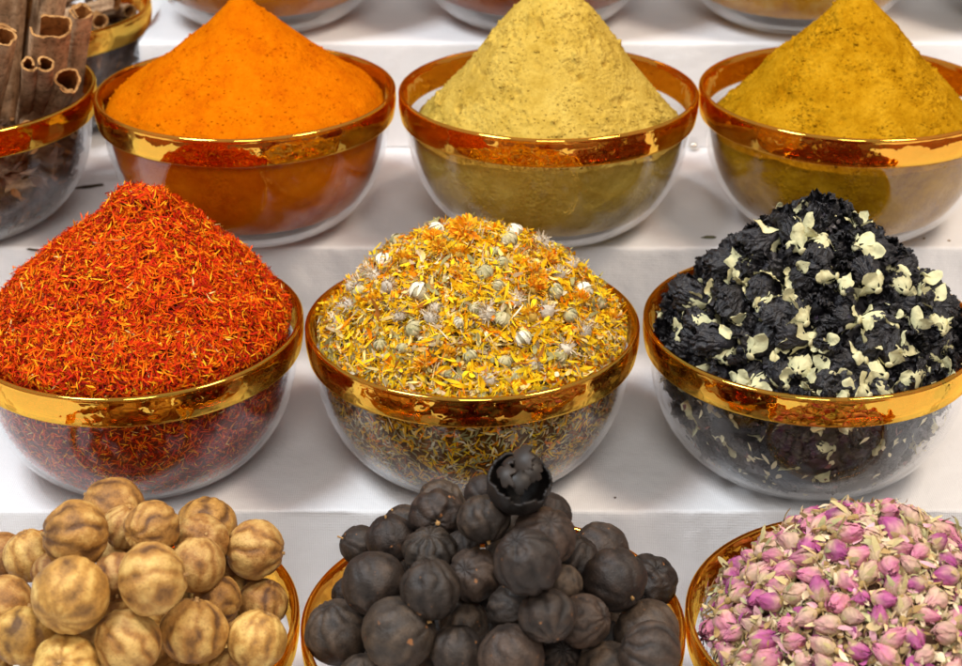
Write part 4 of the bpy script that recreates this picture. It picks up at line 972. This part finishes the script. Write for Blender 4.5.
RL = {('pink', 0): 'closed pink rosebud with a cream base in the rosebud heap', ('magenta', 0): 'dark magenta rosebud, nearly closed, in the rosebud heap', ('cream', 0): 'closed cream rosebud with a faint pink blush in the rosebud heap',
      ('pink', 1): 'half open pink rosebud with loose petals in the rosebud heap', ('cream', 1): 'half open cream and pink rosebud in the rosebud heap', ('magenta', 1): 'half open dark magenta rosebud in the rosebud heap'}
rpts = []
def rosebud(p, ax, s, v, lab=None):
    from mathutils import Quaternion
    (pet, sep), tone, op = RB[v]; c = B['f2']
    e = empty('rosebud', (c[0] + p[0], c[1] + p[1], c[2] + p[2])); e.scale = [s] * 3; e.rotation_mode = 'QUATERNION'
    e.rotation_quaternion = Vector((0, 0, 1)).rotation_difference(Vector(ax).normalized()) @ Quaternion((0, 0, 1), rnd.uniform(0, 6))
    tag(e, lab or RL[(tone, 1 if op > .3 else 0)], 'rosebud', GR)
    obj('petals', pet, e); obj('calyx', sep, e)
cnt = 0
for t in range(30000):
    r = .087 * math.sqrt(rnd.random()); a = rnd.random() * 2 * PI; x, y = r * math.cos(a), r * math.sin(a)
    if x > .075: continue
    z = float(rf(x, y)) - .001
    if rpts and min((x - q[0]) ** 2 + (y - q[1]) ** 2 + (z - q[2]) ** 2 for q in rpts) < .0100 ** 2: continue
    rpts.append((x, y, z)); n = Vector((x * 6, y * 6, 1)).normalized()
    T_ = Vector((rnd.gauss(0, 1), rnd.gauss(0, 1), rnd.gauss(0, 1))); T_ -= n * T_.dot(n)
    ax = (T_.normalized() + n * rnd.uniform(-.15, .75)).normalized(); s = rnd.uniform(.0044, .0064)
    p = Vector((x, y, z + rnd.uniform(-.002, .003))) - ax * s * 1.0
    if p.length > 0 and math.hypot(p.x, p.y) > .084: p.x *= .95; p.y *= .95
    rosebud(p, ax, s, rnd.randrange(8)); cnt += 1
    if cnt >= 292: break
print('rosebuds', cnt, 'black flowers', len(flower_pts))
def rose_debris():
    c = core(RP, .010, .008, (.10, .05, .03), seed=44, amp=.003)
    P, Nn = surf_samples(rf, 7500, .089, .0026, 9, .003, 60); n = len(P); P -= Nn * .0030
    cols = [(.62, .46, .24), (.52, .47, .24), (.72, .38, .42), (.42, .10, .26), (.76, .60, .40), (.40, .25, .10)]
    a = ribbons(P, rand_tangent(Nn, .5), unit(Nn + rng.normal(0, .7, Nn.shape)), rng.uniform(.004, .010, n), rng.uniform(.0012, .0046, n), rng.normal(0, 1.3, n), pick(cols, [.3, .22, .14, .08, .2, .12], n), seg=4)
    P, Nn = glass_samples(900, .002, .06, .002); n = len(P)
    b = ribbons(P, rand_tangent(Nn, .15), Nn, rng.uniform(.003, .008, n), rng.uniform(.0015, .005, n), rng.normal(0, 1, n), pick(cols, [.2, .2, .2, .15, .2, .1], n), seg=3)
    keep_in(a[0]); keep_in(b[0])
    V, F, C = merge([c, a, b])
    o = obj('loose_rose_petals', mesh('loose_rose_petals', V, F, M['sepal'], C), None, B['f2'])
    tag(o, 'loose rose petals, dry sepals and bits between the rosebuds', 'rose petals', kind='stuff')
rose_debris()

# ------------------------------------------------------------------ cinnamon
def quill(p0, p1, r, turns, label, group, seed, gapang=.8, double=False, name='cinnamon_stick', squash=1.0, rot=None, th=.0015):
    R0 = np.random.default_rng(seed)
    p0, p1 = np.array(p0, float), np.array(p1, float); ln = np.linalg.norm(p1 - p0)
    # cross-section: open scroll
    def scroll(cx, r, a0, a1, n, grow):
        t = np.linspace(0, 1, n); a = a0 + (a1 - a0) * t; rr = r * (1 - grow * t)
        return np.stack([cx + rr * np.cos(a), rr * np.sin(a) * squash], 1)
    if double:
        A = scroll(-r * .50, r * .62, -PI * .15, -PI * 2.15, 40, .35)[::-1]; Bq = scroll(r * .50, r * .60, PI * 1.15, PI * 3.25 - PI * 2.0 + PI * 1.9, 40, .35)
        sec = np.concatenate([A, Bq])
    else:
        sec = scroll(0, r, 0, turns * 2 * PI, 60, .42 * max(turns - .75, 0))
    pr3 = np.concatenate([sec / r, np.zeros((len(sec), 1))], 1); sec = sec * (1 + .30 * fbm(pr3, .8, 3, seed + 50))[:, None]
    n = len(sec); d = np.gradient(sec, axis=0); nr = np.stack([d[:, 1], -d[:, 0]], 1); nr /= np.linalg.norm(nr, axis=1)[:, None]
    inner = sec - nr * th
    loop = np.concatenate([sec, inner[::-1]])
    m = len(loop); ns = 34
    s = np.linspace(0, 1, ns)
    V = np.zeros((ns, m, 3)); ang = np.linspace(0, 2 * PI, m)
    Rm = rotm((0, 0, 1), (p1 - p0) / ln); rz = R0.uniform(0, 6) if rot is None else rot
    c, s_ = math.cos(rz), math.sin(rz)
    loop = loop @ np.array([[c, s_], [-s_, c]])
    jag = .0020 * fbm(np.concatenate([loop / .004, np.zeros((m, 1))], 1), .9, 3, seed)
    for i, si in enumerate(s):
        L3 = np.concatenate([loop, np.zeros((m, 1))], 1)
        sc = 1 + .10 * pn(np.concatenate([loop * 60, np.full((m, 1), si * 3)], 1), 1.0, seed)
        L3[:, :2] *= sc[:, None]; L3[:, 2] = si * ln + jag * (si > .5) * si
        L3[:, 0] += .0012 * math.sin(si * 4 + seed)
        V[i] = L3
    Vf = V.reshape(-1, 3)
    isout = np.tile(np.arange(m) < n, ns)
    outc = np.array([.50, .315, .18]); inc = np.array([.40, .15, .035])
    g = fbm(Vf * [1, 1, .35], 260, 4, seed); g2 = fbm(Vf, 60, 3, seed + 3)
    colr = np.where(isout[:, None], outc * (1 + .45 * g + .3 * g2)[:, None], inc * (1 + .25 * g)[:, None])
    endm = np.zeros((ns, m)); endm[-1] = 1; endm[-2] = .6; e_ = endm.ravel()[:, None] * .9
    F = grid_faces(ns, m, True).tolist()
    # end caps between outer and inner walls
    capf, base = [], (ns - 1) * m
    cap = V[-1].copy(); cap[:, 2] += 1e-5; k0 = len(Vf)
    Vall = np.concatenate([Vf, cap]); colr = np.concatenate([np.clip(colr, 0, 1), np.tile((.46, .24, .085), (m, 1)) * (1 + .25 * fbm(cap, 300, 2, seed))[:, None]])
    for j in range(n - 1): capf.append([k0 + j, k0 + j + 1, k0 + m - 2 - j, k0 + m - 1 - j])
    Vall[:, 2] -= 0
    me = mesh('cinnamon_quill', Vall @ Rm.T, F + capf, M['bark'], colr)
    o = obj(name, me, None, p0); tag(o, label, 'cinnamon stick', group)
    return o
cx, cy, cz = B['c0']; fl = cz - .082
GC = 'big cinnamon sticks standing in the left bowl'
STK = [
 ((-.352, 1.140, fl + .012), (-.3035, 1.062, -.3185), .0084, 1.55, False, 1.1, .75, 'dark brown cinnamon stick at the left edge with a round open end'),
 ((-.322, 1.165, fl + .030), (-.2815, 1.048, -.3320), .0102, 1.0, True, 1, .35, 'double rolled cinnamon stick whose two scrolls face the camera'),
 ((-.320, 1.160, fl + .012), (-.2795, 1.088, -.3200), .0135, .80, False, .75, 3.6, 'widest cinnamon bark curl, its big open C facing up'),
 ((-.312, 1.160, fl + .030), (-.2680, 1.078, -.3540), .0104, 1.2, False, .95, 4.2, 'short cinnamon stick nearest the right rim with a wide open mouth'),
 ((-.298, 1.165, fl + .024), (-.2665, 1.125, -.3215), .0094, 1.6, False, .85, .9, 'long grey stick rising at the right with a narrow dark mouth'),
 ((-.345, 1.165, fl + .02), (-.3095, 1.140, -.2750), .0160, .9, False, .9, .4, 'broad pale grey bark piece running off the top of the photo, on the left'),
 ((-.322, 1.172, fl + .03), (-.2830, 1.150, -.2800), .0125, .9, False, .9, 1.4, 'pale grey bark piece running off the photo top, beside the long grey stick'),
 ((-.375, 1.130, fl + .02), (-.3270, 1.050, -.3450), .0080, 1.0, False, .9, 1.4, 'cinnamon stick just beyond the left edge of the photo'),
 ((-.330, 1.110, fl + .016), (-.2930, 1.052, -.3790), .0078, 1.5, False, .9, 5.2, 'thin dark cinnamon stick low in front of the double scroll'),
 ((-.385, 1.150, fl + .02), (-.3500, 1.130, -.2950), .0120, .9, False, .9, 1.0, 'cinnamon stick standing in the unseen left half of the bowl'),
 ((-.410, 1.120, fl + .03), (-.4050, 1.070, -.3150), .0110, .9, False, .9, 2.0, 'cinnamon stick leaning on the far left of the bowl'),
]
for i, (p0, p1, r, tu, db, sq, ro, lab) in enumerate(STK): quill(p0, p1, r, tu, lab, GC, 500 + i, double=db, squash=sq, rot=ro)
GS = 'small cinnamon curls in the bowl behind'
SM = [((-.300, 1.27, -.395), (-.2835, 1.250, -.3640), .0078, 1.35, 1, 'small cinnamon curl showing its orange ring end, nearest the big sticks'),
      ((-.330, 1.30, -.375), (-.2780, 1.290, -.3620), .0070, 1.3, 1, 'small cinnamon curl lying level behind the ring shaped end'),
      ((-.300, 1.33, -.380), (-.2700, 1.300, -.3720), .0062, 1.3, 1, 'small dark cinnamon curl against the right side of the gold rim'),
      ((-.340, 1.32, -.372), (-.2900, 1.335, -.3550), .0075, 1.2, 1, 'small cinnamon curl at the back of its bowl'),
      ((-.360, 1.26, -.380), (-.3200, 1.240, -.3640), .0075, 1.2, 1, 'small cinnamon curl hidden behind the tall grey bark'),
      ((-.320, 1.24, -.405), (-.2900, 1.262, -.3820), .0065, 1.2, 1, 'small cinnamon curl just under the gold rim, below the ring end'),
      ((-.400, 1.30, -.380), (-.3600, 1.320, -.3600), .0075, 1.2, 1, 'small cinnamon curl on the far left of its bowl')]
for i, (p0, p1, r, tu, sq, lab) in enumerate(SM): quill(p0, p1, r, tu, lab, GS, 540 + i, name='cinnamon_curl', squash=sq, th=.0016)
def bark_bits(C, label, seed, h0=.02):
    c = core([(0, -h0), (.05, -h0), (.088, -h0 - .006)], .004, .006, (.12, .065, .035), seed=seed, amp=.003)
    P, Nn = glass_samples(500, h0 + .004, .084, .002); n = len(P)
    b = ribbons(P, rand_tangent(Nn, .2), Nn, rng.uniform(.005, .02, n), rng.uniform(.002, .006, n), rng.normal(0, .5, n), pick([(.15, .085, .05), (.30, .13, .04), (.10, .055, .035)], [.5, .25, .25], n), seg=3)
    P, Nn = surf_samples(lambda x, y: np.full_like(x, -h0 - .002), 300, .085, .003, 3); n = len(P)
    a = ribbons(P, rand_tangent(Nn, .3), Nn, rng.uniform(.006, .02, n), rng.uniform(.002, .006, n), rng.normal(0, .5, n), pick([(.15, .085, .05), (.30, .13, .04), (.10, .055, .035)], [.5, .25, .25], n), seg=3)
    keep_in(a[0]); keep_in(b[0])
    V, F, Cc = merge([c, a, b]); o = obj('bark_chips', mesh('bark_chips', V, F, M['bark'], Cc), None, C); tag(o, label, 'cinnamon chips', kind='stuff')
bark_bits(B['c0'], 'dark cinnamon chips in the glass under the big sticks', 61, .040)
bark_bits(B['s0'], 'cinnamon chips filling the small bowl behind under its curls', 62, .012)

# ------------------------------------------------------------------ small things on the cloth
V, F = ball(1, 1, 1, 20, 28)
e = obj('steel_bead', mesh('steel_bead', V, F, M['steel']), None, (.1625, 1.2425, TIER['b'] + .0034)); e.scale = [.0032] * 3
tag(e, 'tiny shiny metal bead at the foot of the step between the two rightmost powder bowls', 'bead')
def crumb(x, y, z, lx, ly, lz, rz, col, label, cat, name, seed=1):
    V, F = ball(1, 1, 1, 12, 16); V = V + V * .35 * fbm(V, 1.5, 3, seed)[:, None]; V = V * [lx, ly, lz]
    o = obj(name, mesh(name, V, F, M['stem'], np.tile(col, (len(V), 1)) * (1 + .3 * fbm(V, 900, 2, 3))[:, None]), None, (x, y, z + lz * .75)); o.rotation_euler.z = rz
    tag(o, label, cat)
crumb(.1547, 1.073, TIER['b'], .0048, .0016, .0009, .05, (.12, .11, .05), 'dark green brown seed husk on the cloth left of the black flowers', 'seed husk', 'seed_husk', 2)
crumb(.0804, .880, TIER['m'], .0008, .0007, .0005, 0, (.12, .08, .05), 'tiny dark speck on the cloth near the step edge, right of the black limes', 'crumb', 'spice_crumb', 4)
crumb(-.284, 1.166, TIER['b'],   .0105, .0020, .0010, .35, (.07, .05, .03), 'dark gap of a cloth fold, put in as a thin dark piece, left of the orange powder bowl', 'bark sliver', 'dark_sliver', 5)  # dark piece added in place of the shaded gap in a cloth fold
crumb(-.298, 1.052, TIER['b'] - .0, .006, .0010, .0008, -.3, (.08, .06, .04), 'thin dark sliver on the cloth below the big cinnamon bowl', 'bark sliver', 'dark_sliver', 6)
for k, (x, y) in enumerate([(.316, 1.068), (.328, 1.066), (.300, 1.072)]):
    crumb(x, y, TIER['b'], .0011, .0008, .0005, k, (.28, .18, .08), ['left brown crumb of three on the cloth under the golden brown heap', 'right brown crumb of three on the cloth under the golden brown heap', 'brown crumb nearest the bowl of golden brown powder'][k], 'crumb', 'spice_crumb', 7 + k)

# ------------------------------------------------------------------ camera, light, world
cam = bpy.data.cameras.new('camera'); co = bpy.data.objects.new('camera', cam); COL.objects.link(co)
co.location = (0, 0, 0); co.rotation_euler = (math.radians(90 - 26.5066), 0, 0)
cam.sensor_width = 36; cam.lens = 36 * 1722.05 / 962; cam.clip_start = .01; cam.clip_end = 100
cam.dof.use_dof = True; cam.dof.focus_distance = .955; cam.dof.aperture_fstop = 10
SC.camera = co
def area(name, loc, target, size, power, color, sy=None):
    l = bpy.data.lights.new(name, 'AREA'); l.energy = power; l.color = color; l.size = size
    if sy: l.shape = 'RECTANGLE'; l.size_y = sy
    o = bpy.data.objects.new(name, l); COL.objects.link(o); o.location = loc
    o.rotation_euler = (Vector(target) - Vector(loc)).to_track_quat('-Z', 'Y').to_euler()
area('stall_lamp_cool', (-.75, .60, 1.0), (0, .95, -.45), .40, 25, (.86, .93, 1.0))
area('stall_lamp_warm', (.80, .62, .95), (0, .95, -.45), .36, 18, (1.0, .84, .68))
area('front_fill_light', (.05, -.55, .85), (0, .9, -.45), .6, 14, (1.0, .96, .92))  # added fill from the front to brighten the step risers, no stall lamp
w = bpy.data.worlds.new('World'); SC.world = w; w.use_nodes = True; nt = w.node_tree; nt.nodes.clear()
out = nt.nodes.new('ShaderNodeOutputWorld'); bg = nt.nodes.new('ShaderNodeBackground'); L(nt, bg.outputs[0], out.inputs[0])
tc = nt.nodes.new('ShaderNodeTexCoord'); sp = nt.nodes.new('ShaderNodeSeparateXYZ'); L(nt, tc.outputs['Generated'], sp.inputs[0])
r = ramp(nt, [(.0, (.12, .10, .085)), (.40, (.22, .18, .15)), (.56, (.62, .56, .50)), (1.0, (.88, .87, .89))])
mr = N(nt, 'ShaderNodeMapRange'); mr.inputs['From Min'].default_value = -1; L(nt, sp.outputs['Z'], mr.inputs[0]); L(nt, mr.outputs[0], r.inputs[0])
L(nt, r.outputs[0], bg.inputs[0]); bg.inputs[1].default_value = .60
SC.view_settings.view_transform = 'Standard'; SC.view_settings.look = 'None'; SC.view_settings.exposure = 0; SC.view_settings.gamma = 1
SC.cycles.max_bounces = 10; SC.cycles.transparent_max_bounces = 24; SC.cycles.glossy_bounces = 5; SC.cycles.diffuse_bounces = 4
SC.cycles.caustics_reflective = False; SC.cycles.caustics_refractive = False; SC.cycles.sample_clamp_indirect = 8
SC.cycles.use_denoising = True
